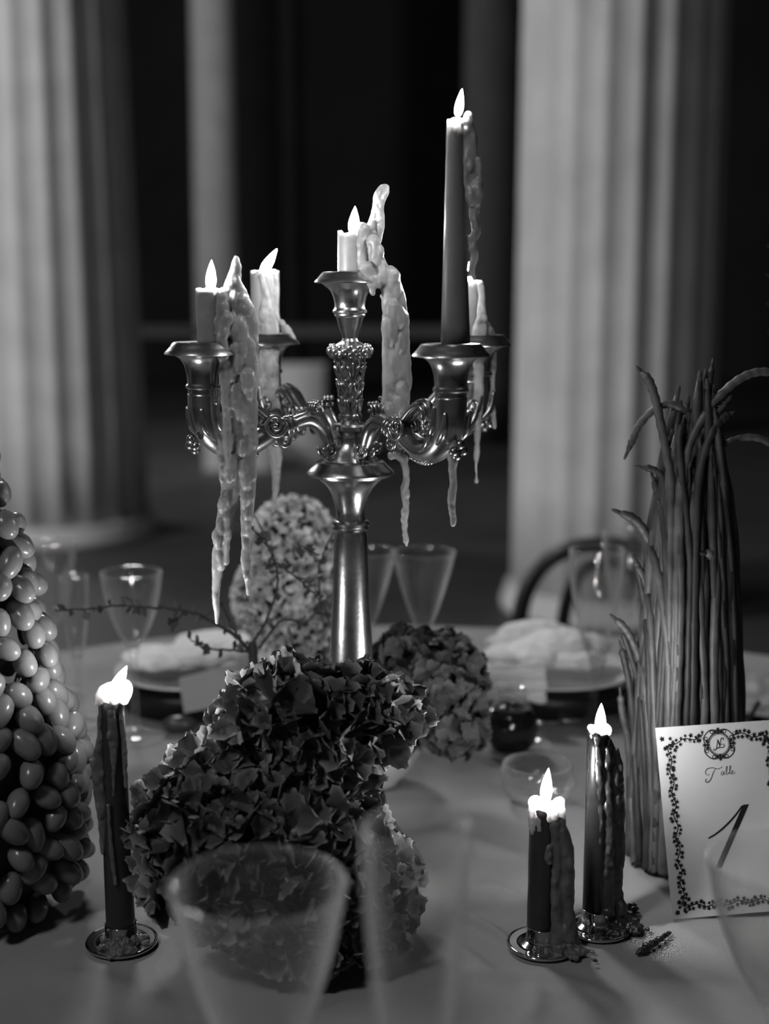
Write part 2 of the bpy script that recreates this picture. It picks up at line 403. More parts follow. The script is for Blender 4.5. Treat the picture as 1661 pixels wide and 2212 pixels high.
# ================================================================== SHARED CANDLE PIECES
def flame_mb(base, tip, w):
    """base and tip are points of the room, w the greatest half-width"""
    ax = tip - base; L = ax.length; ax.normalize()
    prof = [(0.12, 0.0), (0.55, 0.05), (0.85, 0.14), (1.0, 0.28), (0.96, 0.42), (0.80, 0.58), (0.56, 0.74), (0.30, 0.88), (0.10, 0.97), (0.02, 1.0)]
    return MB().tube([base + ax*L*t for r, t in prof], [w*r for r, t in prof], 10)
def pix_tube(mb, rows, Y, seg=10, n=5, flat=0.8, dy=0.0):
    """rows of (pixel x, pixel y, half width in pixels[, Y offset])"""
    rows = [r if len(r) > 3 else (*r, 0.0) for r in rows]
    pts, rad = [], []
    for x, y, w, o in spline(rows, n):
        p = at(x, y, Y + o + dy); pts.append(p); rad.append(max(0.0008, 1.17*w*mpp(p)))
    mb.tube(pts, rad, seg, flat, up=Vector((1, 0, 0)))
    mb.ball(pts[0], rad[0]*0.98, 8, 6); mb.ball(pts[-1], rad[-1]*0.98, 8, 6)
    for p, r in list(zip(pts, rad))[2:-1]:            # lumps along the run
        if random.random() < 0.30:
            mb.ball(p + Vector((random.uniform(-.6, .6)*r, -r*0.35, 0)), r*random.uniform(0.45, 0.75), 8, 6, (1, 1, 1.7))
    return mb
def candle(name, label, x, Y, y_top, y_bot, w_top, w_bot, m, lean=0.0, cat='candle', group=None, notch=0.1, x_bot=None):
    """tapered candle; pixel top / bottom rows at distance Y; returns thing, body spec"""
    b = at(x if x_bot is None else x_bot, y_bot, Y); t = at(x, y_top, Y)
    o = thing(name, b, label, cat, group)
    r0, r1 = w_bot*mpp(b), w_top*mpp(t)
    prof = [(0.0005, 0), (r0, 0)]
    mb = MB(); pts = [b + (t-b)*(i/14) for i in range(15)]
    vs, fs = [], []; seg = 28
    for i, p in enumerate(pts):
        r = r0 + (r1-r0)*i/14
        for k in range(seg):
            a = 2*PI*k/seg
            rr = r*(1 + 0.015*noise.noise(Vector((math.cos(a)*2, math.sin(a)*2, i*0.4 + x))))
            z = 0.0
            if i == 14: z = 0.0022*noise.noise(Vector((math.cos(a)*1.3, math.sin(a)*1.3, x*0.37)))*(notch*10)
            vs.append(p + Vector((rr*math.cos(a), rr*math.sin(a), z)))
    top_c = t + Vector((0, 0, -0.0025))
    for i in range(14):
        for k in range(seg):
            k2 = (k+1) % seg; fs.append((i*seg+k, i*seg+k2, (i+1)*seg+k2, (i+1)*seg+k))
    fs.append(tuple(reversed(range(seg))))
    n = len(vs)
    for k in range(seg):                                  # dished, melted top
        q = Vector(vs[14*seg+k]); vs.append(q + (Vector((t.x, t.y, q.z)) - q)*0.28 + Vector((0, 0, 0.0003)))
    for k in range(seg):
        q = Vector(vs[n+k]); vs.append(Vector((t.x, t.y, t.z - 0.0035)) + (q - Vector((t.x, t.y, q.z)))*0.55)
    for a0, b0 in ((14*seg, n), (n, n+seg)):
        for k in range(seg):
            k2 = (k+1) % seg; fs.append((a0+k, a0+k2, b0+k2, b0+k))
    fs.append(tuple(n+seg+k for k in range(seg)))
    mb.add(vs, fs)
    body = obj('candle_body', mb, m, o)
    return o, body, b, t, r0, r1
def add_flame(o, base, tip, w, Y):
    B, Tp = at(*base, Y), at(*tip, Y); k = mpp(B)
    d = (Tp - B).normalized()
    obj('wick', MB().tube([B - Vector((0, 0, 0.006)), B - Vector((0, 0, 0.001)), B + d*0.004], [0.0009, 0.0009, 0.0007], 8), 'wick', o)
    obj('flame', flame_mb(B + d*0.0005, Tp, w*k), 'flame', o)
    ld = bpy.data.lights.new('candle_light', 'POINT'); ld.energy = FLAME_W; ld.shadow_soft_size = 0.0035     # the light the flame gives off
    lo = bpy.data.objects.new('candle_light', ld); C.objects.link(lo); lo.parent = o; lo.location = B.lerp(Tp, 0.40) - o.location

# ================================================================== CANDELABRA
CY = 1.100; ax = at(757, 1000, CY); CX = ax.x
def rows_to_profile(rows, x=757, Y=CY):
    out = []
    for y, w in rows:
        p = at(x, y, Y); out.append((w*mpp(p), p.z))
    return out
cd = thing('candelabra', (CX, CY, TZ), 'tarnished silver five-light candelabra with scrolled arms and long wax drips', 'candelabra')
def lathe_part(name, rows, parent=cd, seg=40, x=757, Y=CY, X=None, fn=None, m='silver'):
    return obj(name, MB().lathe(list(reversed(rows_to_profile(rows, x, Y))), seg, (CX if X is None else X, Y, 0), fn=fn), m, parent, sharp=32)
# foot and tall tapering stem
zt = lambda y: at(757, y, CY).z
foot = [(0.062, TZ+0.001), (0.063, TZ+0.006), (0.060, TZ+0.012), (0.052, TZ+0.018), (0.046, TZ+0.030), (0.036, TZ+0.045), (0.030, TZ+0.06), (0.029, TZ+0.068), (0.0235, TZ+0.074), (0.0225, TZ+0.085)]
obj('foot', MB().lathe(foot, 48, (CX, CY, 0)), 'silver', cd)
lathe_part('stem', [(1145, 33), (1160, 36), (1293, 40), (1400, 46), (1440, 48), (1560, 54), (1730, 60)])
lathe_part('collar', [(1122, 32), (1124, 37), (1128, 41), (1131, 41), (1133, 37), (1135, 37), (1137, 40), (1140, 40), (1142, 36), (1146, 33)])
lathe_part('flared_cup', [(1026, 84), (1034, 69), (1043, 58), (1053, 49), (1068, 41), (1083, 36.5), (1100, 32), (1112, 31), (1124, 33)])
lathe_part('drip_pan', [(993, 60), (995, 70), (998, 74), (1003, 78), (1011, 86), (1018, 93), (1021, 94), (1024, 93), (1025, 88), (1028, 87), (1029, 80)])
lathe_part('hub', [(906, 20), (913, 22), (915, 36), (920, 40), (928, 40), (934, 34), (946, 30), (960, 33), (972, 42), (982, 50), (990, 58), (995, 61)])
def fluted(n, amt, sh=2.0): return lambda a, z: 1 + amt*math.cos(n*a + sh*math.sin(z*420))
leafy = lambda a, z: 1 + 0.10*math.cos(6*a + 1.2*math.sin(z*300)) + 0.07*noise.noise(Vector((math.cos(a)*2.5, math.sin(a)*2.5, z*260)))*2
sh = lathe_part('leaf_shaft', [(768, 30), (776, 31)] + [(780 + 6*i, 30.5 - 0.5*i) for i in range(1, 18)] + [(893, 20.5), (896, 23), (902, 23), (907, 21)], fn=leafy, seg=72)
mb = MB(); c0 = at(757, 812, CY)                        # acanthus leaves laid over the shaft
for tier, (yy, hw, n0) in enumerate(((800, 29, 6), (836, 25, 6), (872, 22, 6))):
    for k in range(n0):
        a = 2*PI*(k + 0.5*(tier % 2))/n0 - 0.3; z = zt(yy); r = hw*mpp(c0)
        d = Vector((math.cos(a), math.sin(a), 0)); tz_ = Vector((-math.sin(a), math.cos(a), 0))
        mb.tube([Vector((CX, CY, z - 0.008)) + d*r*0.95, Vector((CX, CY, z)) + d*(r*1.0), Vector((CX, CY, z + 0.006)) + d*(r*1.12), Vector((CX, CY, z + 0.0065)) + d*(r*1.28)], [0.0010, 0.0028, 0.0020, 0.0010], 8, 0.55, up=Vector((0, 0, 1)))
        for s in (-1, 1):
            mb.tube([Vector((CX, CY, z - 0.006)) + d*r*0.97 + tz_*s*0.0012, Vector((CX, CY, z + 0.001)) + d*(r*1.02) + tz_*s*0.0038, Vector((CX, CY, z + 0.004)) + d*(r*1.12) + tz_*s*0.0042], [0.0008, 0.0013, 0.0008], 6)
obj('acanthus_leaves', mb, 'silver', cd)['kind'] = 'stuff'
lathe_part('knop', [(738, 18), (741, 27), (744, 31), (748, 38), (754, 43), (760, 44), (766, 40), (771, 33), (774, 30)])
mb = MB()
for row, (yy, hw, n0) in enumerate(((750, 40, 12), (758, 44.5, 12), (766, 40, 12))):
    for k in range(n0):
        a = 2*PI*(k + 0.5*(row % 2))/n0; r = hw*mpp(c0)
        mb.ball((CX + r*math.cos(a), CY + r*math.sin(a), zt(yy)), 0.0031 if row == 1 else 0.0026, 8, 6, (1, 1, 1.15))
obj('knop_beads', mb, 'silver', cd)['kind'] = 'stuff'
lathe_part('vase_neck', [(684, 30), (692, 27.5), (704, 25), (714, 21), (724, 17), (731, 16), (737, 19), (741, 27)])
lathe_part('centre_socket', [(609, 66), (613, 60), (618, 54), (623, 47), (630, 41), (640, 36.5), (651, 33.5), (662, 32.5), (667, 34), (671, 37), (675, 37), (678, 33), (681, 33.5), (684, 32), (686, 29)])
def pan_rows(yt): return [(yt + 7, 30), (yt + 2, 34), (yt - 1, 50), (yt, 58), (yt + 4, 63), (yt + 10, 69), (yt + 17, 75), (yt + 21, 77), (yt + 24, 75), (yt + 27, 68), (yt + 26, 55)]
lathe_part('centre_drip_pan', [(592, 30), (590, 36), (587, 50), (587, 57), (589, 60), (594, 64), (601, 70), (606, 75), (609, 76.8), (611, 75.5), (612, 68), (611, 58)])
# four scrolled arms, each ending in a socket with a drip pan
R_ARM = 0.134
ARMS = {'rf': math.radians(-55), 'lf': math.radians(-145), 'rb': math.radians(35), 'lb': math.radians(125)}
Z0 = TZ + 0.5                                           # eye level
def arm(ang):
    d = Vector((math.cos(ang), math.sin(ang), 0)); side = Vector((-math.sin(ang), math.cos(ang), 0)); O = Vector((CX, CY, TZ))
    def P(s, z, q=0.0): return O + d*(s*0.01) + side*(q*0.01) + Vector((0, 0, z*0.01))
    rows = spline([(1.9, 36.6, .30), (2.25, 37.6, .52), (2.9, 38.8, .60), (3.9, 39.5, .62), (5.0, 39.4, .58), (6.0, 39.05, .60), (7.2, 38.9, .78), (8.6, 38.2, .88), (9.9, 37.75, .92), (11.2, 37.85, 1.0), (12.3, 38.5, 1.1), (13.1, 39.5, 1.18), (13.4, 40.7, 1.2), (13.4, 42.0, 1.22)], 5)
    root = obj('arm', MB().tube([P(s, z) for s, z, r in rows], [r*0.01 for s, z, r in rows], 16, up=side), 'silver', cd)
    # rings where the arm is bound
    mb = MB()
    for s, z, r in ((5.55, 39.2, .80), (5.95, 39.08, .86), (6.35, 39.0, .80)):
        mb.tube([P(s - .12, z + .03), P(s, z), P(s + .12, z - .03)], [r*.0088, r*.0104, r*.0088], 18, up=side)
    obj('ring', mb, 'silver', root)
    # volutes on both flanks and the curled root
    def volute(cx, cz, R, q, turns=1.7, r0=.20, flip=1, start=0.0):
        pts, rad = [], []
        for i in range(34):
            t = i/33; a = start + flip*t*turns*2*PI; rr = R*(1 - t)**0.9 + 0.10
            pts.append(P(cx + rr*math.cos(a), cz + rr*math.sin(a), q)); rad.append(0.01*(r0*(1 - .45*t)))
        return MB().tube(pts, rad, 8, up=side)
    for q in (-.78, .78):
        obj('volute', volute(7.6, 39.35, .95, q, flip=1, start=PI), 'silver', root)
        obj('volute', volute(2.15, 37.0, .62, q*.5, flip=-1, r0=.17, start=0.3), 'silver', root)
        obj('volute', volute(6.6, 38.05, .55, q*.8, flip=-1, r0=.18, start=PI/2), 'silver', root)
        obj('volute', volute(12.0, 39.9, .6, q*1.35, flip=1, r0=.16, start=PI), 'silver', root)
    # acanthus leaf curling up from the arm
    mb = MB()
    for q, w in ((-.5, .26), (0, .36), (.5, .26)):
        rows = spline([(7.2, 39.5, w*.8), (8.2, 40.2, w), (9.2, 41.0, w*1.15), (10.1, 41.35, w*1.1), (10.7, 40.95, w*.9), (10.6, 40.45, w*.6)], 4)
        mb.tube([P(s, z - abs(q)*.35, q) for s, z, r in rows], [r*.01 for s, z, r in rows], 8, 1.3, up=Vector((0, 0, 1)))
    obj('leaf', mb, 'silver', root); mb = MB()
    for q, w in ((-.5, .26), (0, .36), (.5, .26)):
        rows = spline([(3.4, 39.6, w*.45), (3.75, 40.2, w*.5), (3.6, 40.7, w*.5), (3.2, 40.8, w*.4)], 4)
        mb.tube([P(s, z, q*.7) for s, z, r in rows], [r*.01 for s, z, r in rows], 8, 1.2)
    obj('leaf', mb, 'silver', root)
    mb = MB()
    for q in (-.35, 0, .35): mb.ball(P(3.3, 40.85, q), .0020, 8, 6)
    for q in (-.45, 0, .45): mb.ball(P(3.5, 40.3, q), .0020, 8, 6)
    for i in range(9):
        t = i/8; s = 9.0 + 3.2*t; z = 36.95 - .25*math.sin(PI*t) + .55*t*t
        mb.ball(P(s, z), .0023, 8, 6)
        for q in (-.45, .45): mb.ball(P(s + .1, z + .16, q), .0018, 6, 5)
    for q, z, s in ((0, 38.6, 14.55), (-.45, 38.1, 14.4), (.45, 38.1, 14.4), (0, 37.75, 14.2)): mb.ball(P(s, z, q), .0037, 10, 7)
    obj('beading', mb, 'silver', root)['kind'] = 'stuff'
    mb = MB()
    for q in (-1, 1):                                    # leaves hugging the elbow
        for (s0, z0), (s1, z1), (s2, z2) in (((10.6, 37.7), (12.0, 38.5), (12.6, 40.2)), ((11.4, 38.6), (12.6, 39.6), (12.9, 41.4)), ((12.6, 38.3), (13.9, 39.4), (14.25, 41.0))):
            rows = spline([(s0, z0, .1, .85), (s1, z1, .30, 1.05), (s2, z2, .12, 1.15)], 5)
            mb.tube([P(s, z, q*w) for s, z, r, w in rows], [r*.01 for s, z, r, w in rows], 8)
    obj('elbow_leaves', mb, 'silver', root)
    # socket and pan
    k = 0.000352
    o = P(13.4, 0)
    def prof(rows): return [(w*k, TZ + 0.459 - (y - 732)*k) for y, w in rows]
    obj('socket', MB().lathe(list(reversed(prof([(757, 66), (762, 56), (767, 49), (775, 43), (784, 39), (797, 36), (810, 34.5), (820, 34.5), (824, 38), (829, 38), (832, 34), (838, 33), (860, 34), (872, 33)]))), 36, o - Vector((0, 0, TZ))), 'silver', root, sharp=32)
    obj('drip_pan', MB().lathe(list(reversed(prof([(737, 31), (733, 36), (731, 54), (731, 61), (734, 65), (740, 69), (747, 75), (753, 81), (756, 82.5), (758, 81.5), (759, 70), (758, 58)]))), 40, o - Vector((0, 0, TZ))), 'silver', root, sharp=32)
    return P(13.4, 45.9)
TOPS = {k: arm(a) for k, a in ARMS.items()}

# --- the five candles of the candelabra with their drips
def cand_y(k): return TOPS[k].y
# left front: stub with a wax spike and the long double curtain of wax
Y = cand_y('lf')
o, bd, b, t, r0, r1 = candle('candle_stub', 'short candle stub with a pointed wax spike and the longest wax curtain', 455, Y, 624, 742, 33, 31, 'wax', x_bot=457)
mb = MB(); yo = -0.004
pix_tube(mb, [(487, 650, 14), (500, 630, 16), (505, 605, 15), (508, 580, 10), (509, 560, 5), (508, 553, 2.5)], Y, flat=.8)
pix_tube(mb, [(505, 615, 17), (511, 650, 26), (519, 690, 31), (526, 740, 29), (530, 800, 20)], Y, flat=.6)
pix_tube(mb, [(478, 640, 12), (480, 660, 13), (476, 690, 12), (470, 720, 10)], Y - .008)
pix_tube(mb, [(500, 690, 16), (515, 720, 22), (528, 780, 24), (532, 850, 22), (534, 920, 20), (536, 1000, 17), (537, 1060, 14), (534, 1100, 13), (531, 1160, 10), (531, 1220, 9), (535, 1262, 6), (537, 1282, 5.5)], Y - .006, flat=.55)
pix_tube(mb, [(494, 686, 12), (484, 705, 11), (481, 740, 11), (484, 780, 10), (486, 850, 9), (490, 920, 8), (493, 980, 6), (494, 1020, 5), (495, 1038, 6)], Y - .013, flat=.8)
pix_tube(mb, [(508, 710, 24), (509, 800, 27), (511, 900, 28), (512, 980, 26), (505, 1040, 19), (490, 1100, 17), (483, 1150, 17), (474, 1200, 14), (469, 1240, 11), (466, 1290, 8), (468, 1330, 6), (468, 1344, 5)], Y - .004, flat=.5)
pix_tube(mb, [(480, 900, 8), (476, 960, 8), (484, 1020, 9), (488, 1080, 10)], Y - .003, flat=.6)
pix_tube(mb, [(489, 1120, 6), (491, 1170, 6), (489, 1215, 5)], Y - .008)
fused('wax_curtain', mb, 'wax', o, 0.0009, 2, lump=0.0009, lump_scale=110)
add_flame(o, (455, 628), (457, 561), 12, Y)
# left back: stub with split top and broad drip
Y = cand_y('lb')
o, bd, b, t, r0, r1 = candle('candle_stub', 'short candle stub with a flame leaning sideways and a ragged wax flake', 572, Y, 588, 735, 31, 30, 'wax', x_bot=573, notch=.2)
mb = MB()
pix_tube(mb, [(592, 592, 9), (594, 620, 9), (592, 660, 9), (596, 690, 9)], Y - .006)
pix_tube(mb, [(566, 596, 5), (572, 630, 8), (577, 670, 13), (583, 710, 18), (582, 750, 20), (580, 800, 19), (584, 860, 18), (590, 920, 16), (595, 980, 13), (597, 1030, 9), (594, 1070, 6), (590, 1102, 4)], Y - .012, flat=.6)
pix_tube(mb, [(562, 700, 10), (563, 760, 12), (568, 830, 10), (575, 900, 10), (582, 960, 9)], Y - .009, flat=.6)
pix_tube(mb, [(600, 690, 6), (612, 705, 9), (622, 718, 10), (634, 732, 5)], Y - .004, flat=.4)
fused('wax_drip', mb, 'wax', o, 0.0009, 2, lump=0.0009, lump_scale=110)
add_flame(o, (565, 592), (598, 538), 10, Y)
# centre: stub with hooked wax horn and ribbon
Y = CY
o, bd, b, t, r0, r1 = candle('candle_stub', 'centre candle stub with a tall hooked wax horn and a broad wax ribbon', 761, Y, 502, 596, 32, 32, 'wax', x_bot=761)
mb = MB()
pix_tube(mb, [(784, 494, 12), (784, 530, 15), (786, 570, 16), (792, 600, 14)], Y - .008)
pix_tube(mb, [(802, 540, 14), (803, 515, 13), (805, 495, 12), (810, 470, 10), (815, 440, 9.5), (819, 418, 9), (826, 405, 7), (834, 402, 5), (838, 403, 3.5)], Y - .002, flat=.6)
pix_tube(mb, [(838, 404, 4), (834, 416, 6), (826, 432, 6), (823, 455, 7), (822, 480, 8), (821, 505, 7), (817, 528, 4)], Y - .005, flat=.6)
pix_tube(mb, [(806, 520, 13), (810, 545, 14), (818, 570, 15), (826, 588, 17), (838, 605, 20), (848, 630, 22), (852, 665, 24), (855, 700, 26), (855, 750, 26), (857, 800, 28), (857, 840, 27), (854, 880, 26), (858, 920, 20), (864, 955, 15), (868, 972, 6)], Y - .016, flat=.5)
pix_tube(mb, [(826, 640, 5), (838, 660, 10), (846, 740, 12), (846, 830, 12), (842, 900, 11)], Y - .010, flat=.6)
pix_tube(mb, [(790, 580, 14), (800, 600, 13), (812, 610, 12), (820, 600, 10)], Y - .018)
pix_tube(mb, [(800, 605, 8), (803, 622, 6), (805, 634, 5)], Y - .020)
pix_tube(mb, [(845, 985, 8), (862, 985, 10), (873, 1000, 10), (877, 1030, 9.5), (874, 1065, 10), (877, 1100, 8), (874, 1135, 7), (877, 1165, 7), (878, 1178, 3)], Y - .020, flat=.7)
pix_tube(mb, [(858, 950, 12), (862, 985, 9)], Y - .018, flat=.7)
fused('wax_ribbon', mb, 'wax', o, 0.0009, 2, lump=0.0009, lump_scale=110)
add_flame(o, (763, 508), (767, 445), 13, Y)
# right front: the tall taper
Y = cand_y('rf')
o, bd, b, t, r0, r1 = candle('tall_candle', 'tallest grey taper candle rising from the candelabra with a lumpy side drip', 982, Y, 258, 742, 16.5, 32, 'wax_candle', x_bot=984)
mb = MB()
pix_tube(mb, [(1011, 249, 8), (1012, 268, 10), (1016, 295, 14), (1016, 335, 14), (1020, 375, 16), (1021, 415, 17), (1025, 440, 12), (1024, 470, 9), (1029, 500, 8), (1021, 520, 8), (1025, 550, 8), (1020, 580, 7), (1023, 598, 5)], Y - .001, flat=.7)
pix_tube(mb, [(1006, 350, 5), (1008, 400, 6), (1016, 440, 6)], Y - .004)
pix_tube(mb, [(1034, 345, 5), (1036, 400, 6), (1034, 440, 5)], Y - .004)
pix_tube(mb, [(1000, 268, 7), (1008, 262, 7)], Y - .002)
for yy, w in ((275, 9), (305, 7), (372, 6), (512, 6), (590, 5)): pix_tube(mb, [(998 + 14*(yy-258)/484, yy, w), (1012, yy + 4, w)], Y + .001, n=3)
fused('wax_drip', mb, 'wax', o, 0.0009, 2, lump=0.0009, lump_scale=110)
mb = MB()
pix_tube(mb, [(982, 905, 6), (979, 940, 7.5), (979, 985, 9), (978, 1020, 8), (979, 1050, 7), (976, 1075, 8), (976, 1100, 7), (979, 1120, 6.5), (979, 1132, 5.5)], Y - .004)
pix_tube(mb, [(970, 980, 4), (971, 990, 5)], Y - .004); pix_tube(mb, [(971, 1060, 4), (972, 1070, 4)], Y - .004)
fused('hanging_drip', mb, 'wax', o, 0.0008, 2, lump=0.0006, lump_scale=130)
add_flame(o, (988, 254), (998, 192), 9.5, Y)
# right back: stub half hidden behind the tall taper
Y = cand_y('rb')
o, bd, b, t, r0, r1 = candle('candle_stub', 'short candle stub half hidden behind the tall taper candle', 1018, Y, 610, 735, 27, 29, 'wax', x_bot=1016, notch=.3)
mb = MB()
pix_tube(mb, [(1038, 612, 7), (1040, 640, 7), (1040, 680, 9), (1036, 720, 16), (1034, 760, 12), (1034, 820, 10), (1032, 880, 10), (1030, 910, 9), (1031, 950, 6), (1029, 990, 5), (1028, 1003, 3), (1029, 1030, 2.5), (1029, 1040, 5)], Y - .012, flat=.7)
pix_tube(mb, [(1040, 690, 8), (1052, 710, 11), (1062, 735, 9), (1063, 770, 8), (1060, 820, 9), (1060, 860, 8), (1064, 890, 6), (1067, 910, 5), (1068, 922, 5)], Y - .002, flat=.7)
fused('wax_drip', mb, 'wax', o, 0.0009, 2, lump=0.0009, lump_scale=110)
add_flame(o, (1013, 612), (1013, 566), 9, Y)

# ================================================================== THREE TAPERS ON THE TABLE
def holder(p, k, label):
    o = thing('candle_holder', p, label, 'candle holder', 'round metal candle holders')
    R = 78*k; rt = 36*k
    x, y, z = p
    prof = [(0.0006, .0006), (R*.97, .0006), (R, .0018), (R*.985, .0030), (R*.9, .0030), (R*.75, .0024), (rt*1.25, .0026), (rt*1.05, .0050)]
    obj('saucer', MB().lathe(prof + [(0.0006, .0050)], 56, (x, y, z)), 'steel', o)
    h = 46*k
    obj('cup', MB().lathe([(rt*1.05, .0040), (rt, .008), (rt*.97, h*.5), (rt*.97, h), (rt*.94, h + .0006), (rt*.90, h), (rt*.90, .0065), (.0006, .0065)], 40, (x, y, z)), 'steel', o)
    return o
# A: left
pA = on_table(263, 2037); kA = mpp(pA); holder(pA, kA, 'round metal candle holder under the taper beside the grapes')
def taper(pb, pix_top, w_top, w_bot, m, label, x_bot, y_bot):
    return candle('taper_candle', label, pix_top[0], pb.y, pix_top[1], y_bot, w_top, w_bot, m, x_bot=x_bot)
o, bd, b, t, r0, r1 = taper(pA, (239, 1512), 27, 31.5, 'wax_dark', 'dark taper candle standing beside the grapes with a leaning flame', 262, 2026)
Y = pA.y
mb = MB()
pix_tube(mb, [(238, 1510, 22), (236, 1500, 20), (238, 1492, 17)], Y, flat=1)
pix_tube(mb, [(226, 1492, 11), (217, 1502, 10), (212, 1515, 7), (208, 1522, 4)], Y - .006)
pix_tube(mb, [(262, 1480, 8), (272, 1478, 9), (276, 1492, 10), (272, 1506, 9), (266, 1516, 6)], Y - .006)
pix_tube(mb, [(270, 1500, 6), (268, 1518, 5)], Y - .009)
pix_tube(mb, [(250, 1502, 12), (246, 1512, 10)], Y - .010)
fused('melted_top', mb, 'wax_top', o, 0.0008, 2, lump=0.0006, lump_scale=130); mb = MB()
pix_tube(mb, [(222, 1520, 6), (216, 1560, 6), (216, 1600, 7), (212, 1640, 12), (214, 1690, 13), (221, 1740, 13), (224, 1780, 10), (221, 1830, 6), (222, 1842, 5)], Y - .006, flat=.7)
pix_tube(mb, [(262, 1520, 6), (264, 1560, 6), (268, 1620, 6), (272, 1700, 4)], Y - .006, flat=.6)
pix_tube(mb, [(240, 1540, 8), (244, 1600, 9), (246, 1660, 5), (245, 1718, 3)], Y - .010, flat=.5)
pix_tube(mb, [(234, 1740, 4), (238, 1800, 4), (244, 1860, 5), (249, 1908, 4)], Y - .013, flat=.6)
fused('wax_drip', mb, 'wax_dark_drip', o, 0.0008, 2, lump=0.0007, lump_scale=130)
add_flame(o, (245, 1496), (274, 1438), 13, Y)
def wax_heap(name, label, blobs, m, lump=.0016):
    c = on_table(*blobs[0][:2]); o = thing(name, c, label, 'wax')
    mb = MB()
    rw = random.Random(len(blobs)*7 + int(blobs[0][0]))
    extra = [(x + rw.uniform(-.9, .9)*w, y + rw.uniform(-.4, .4)*w, w*rw.uniform(.3, .6), h*rw.uniform(.4, .9)) for x, y, w, h in blobs for _ in range(4)]
    for x, y, w, h in blobs + extra:
        p = on_table(x, y); k = mpp(p)
        mb.ball(p + Vector((0, 0, h*k*.35 + .0022)), w*k, 10, 8, (1, .8, max(.25, h/w)))
    fused('wax', mb, m, o, 0.0008, 3, lump=lump, lump_scale=330)
    return o
wax_heap('melted_wax', 'crumbled wax heaped in the candle holder beside the grapes', [(235, 2045, 20, 16), (262, 2052, 24, 20), (285, 2046, 20, 16), (308, 2038, 16, 12), (222, 2056, 13, 9), (255, 2068, 20, 12), (280, 2064, 18, 12), (318, 2046, 10, 8)], 'wax_dark_drip')
# B: shorter front right
pB = on_table(1172, 2042); kB = mpp(pB); holder(pB, kB, 'round metal candle holder of the shorter taper beside the number card')
Y = pB.y
o, bd, b, t, r0, r1 = taper(pB, (1175, 1742), 31, 29, 'wax_dark', 'shorter dark taper candle with a bright melted top beside the number card', 1166, 2030)
mb = MB()
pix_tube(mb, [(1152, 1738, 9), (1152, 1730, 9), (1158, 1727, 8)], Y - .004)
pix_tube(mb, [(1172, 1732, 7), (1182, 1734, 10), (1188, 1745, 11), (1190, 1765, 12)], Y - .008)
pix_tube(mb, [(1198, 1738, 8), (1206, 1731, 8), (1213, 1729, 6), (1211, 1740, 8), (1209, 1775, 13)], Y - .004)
pix_tube(mb, [(1170, 1748, 24), (1171, 1765, 26.3), (1171, 1786, 26.3)], Y, flat=1)  # broad pale cap imitates the glow below the flame
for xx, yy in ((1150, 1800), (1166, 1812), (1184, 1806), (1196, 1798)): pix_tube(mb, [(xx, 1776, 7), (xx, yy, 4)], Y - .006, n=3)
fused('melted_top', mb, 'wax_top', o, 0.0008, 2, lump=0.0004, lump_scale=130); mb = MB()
pix_tube(mb, [(1203, 1775, 14), (1208, 1795, 16), (1217, 1820, 17), (1220, 1860, 18), (1222, 1900, 17), (1221, 1950, 17), (1222, 1990, 19), (1225, 2030, 24), (1228, 2058, 28)], Y - .006, flat=.8)
pix_tube(mb, [(1186, 1830, 6), (1184, 1850, 8), (1186, 1862, 6)], Y - .012, flat=.6)
pix_tube(mb, [(1198, 1780, 10), (1202, 1850, 9), (1200, 1920, 10), (1205, 2000, 13), (1210, 2050, 20)], Y - .010, flat=.7)
fused('wax_drip', mb, 'wax_dark_drip', o, 0.0008, 2, lump=0.0008, lump_scale=120)
add_flame(o, (1177, 1736), (1185, 1659), 13, Y)
wax_heap('melted_wax', 'soft wax pooled over the holder of the shorter taper', [(1225, 2058, 24, 18), (1245, 2062, 18, 11), (1208, 2052, 18, 14), (1236, 2072, 16, 8), (1262, 2060, 10, 6), (1275, 2062, 7, 4)], 'wax_dark_drip')
# C: slimmer darker taper behind
pC = on_table(1290, 2004); kC = mpp(pC); holder(pC, kC*.96, 'round metal candle holder under the black dripping taper')
Y = pC.y
o, bd, b, t, r0, r1 = taper(pC, (1293, 1580), 24, 27, 'wax_black', 'slim black taper candle dripping black wax beside the beans', 1284, 1990)
mb = MB()
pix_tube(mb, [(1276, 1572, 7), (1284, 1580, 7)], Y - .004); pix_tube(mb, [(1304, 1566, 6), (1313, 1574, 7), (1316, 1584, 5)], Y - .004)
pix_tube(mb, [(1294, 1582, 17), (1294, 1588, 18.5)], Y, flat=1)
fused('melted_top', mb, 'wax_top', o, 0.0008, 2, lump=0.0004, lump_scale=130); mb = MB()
pix_tube(mb, [(1290, 1590, 8), (1292, 1620, 6), (1293, 1660, 8), (1296, 1720, 6), (1297, 1790, 5), (1298, 1860, 4)], Y - .008, flat=.6)
pix_tube(mb, [(1314, 1600, 7), (1322, 1640, 12), (1328, 1690, 16), (1330, 1740, 17), (1332, 1800, 16), (1330, 1860, 16), (1326, 1910, 17), (1324, 1960, 22), (1328, 1995, 30)], Y, flat=.8)
pix_tube(mb, [(1312, 1620, 8), (1312, 1680, 8), (1314, 1740, 9), (1316, 1820, 10), (1312, 1900, 12), (1312, 1970, 18)], Y - .006, flat=.7)
pix_tube(mb, [(1333, 1620, 5), (1340, 1660, 6), (1342, 1700, 5)], Y - .002)
fused('wax_drip', mb, 'wax_black_drip', o, 0.0009, 2, lump=0.0011, lump_scale=120)
add_flame(o, (1296, 1582), (1299, 1519), 12, Y)
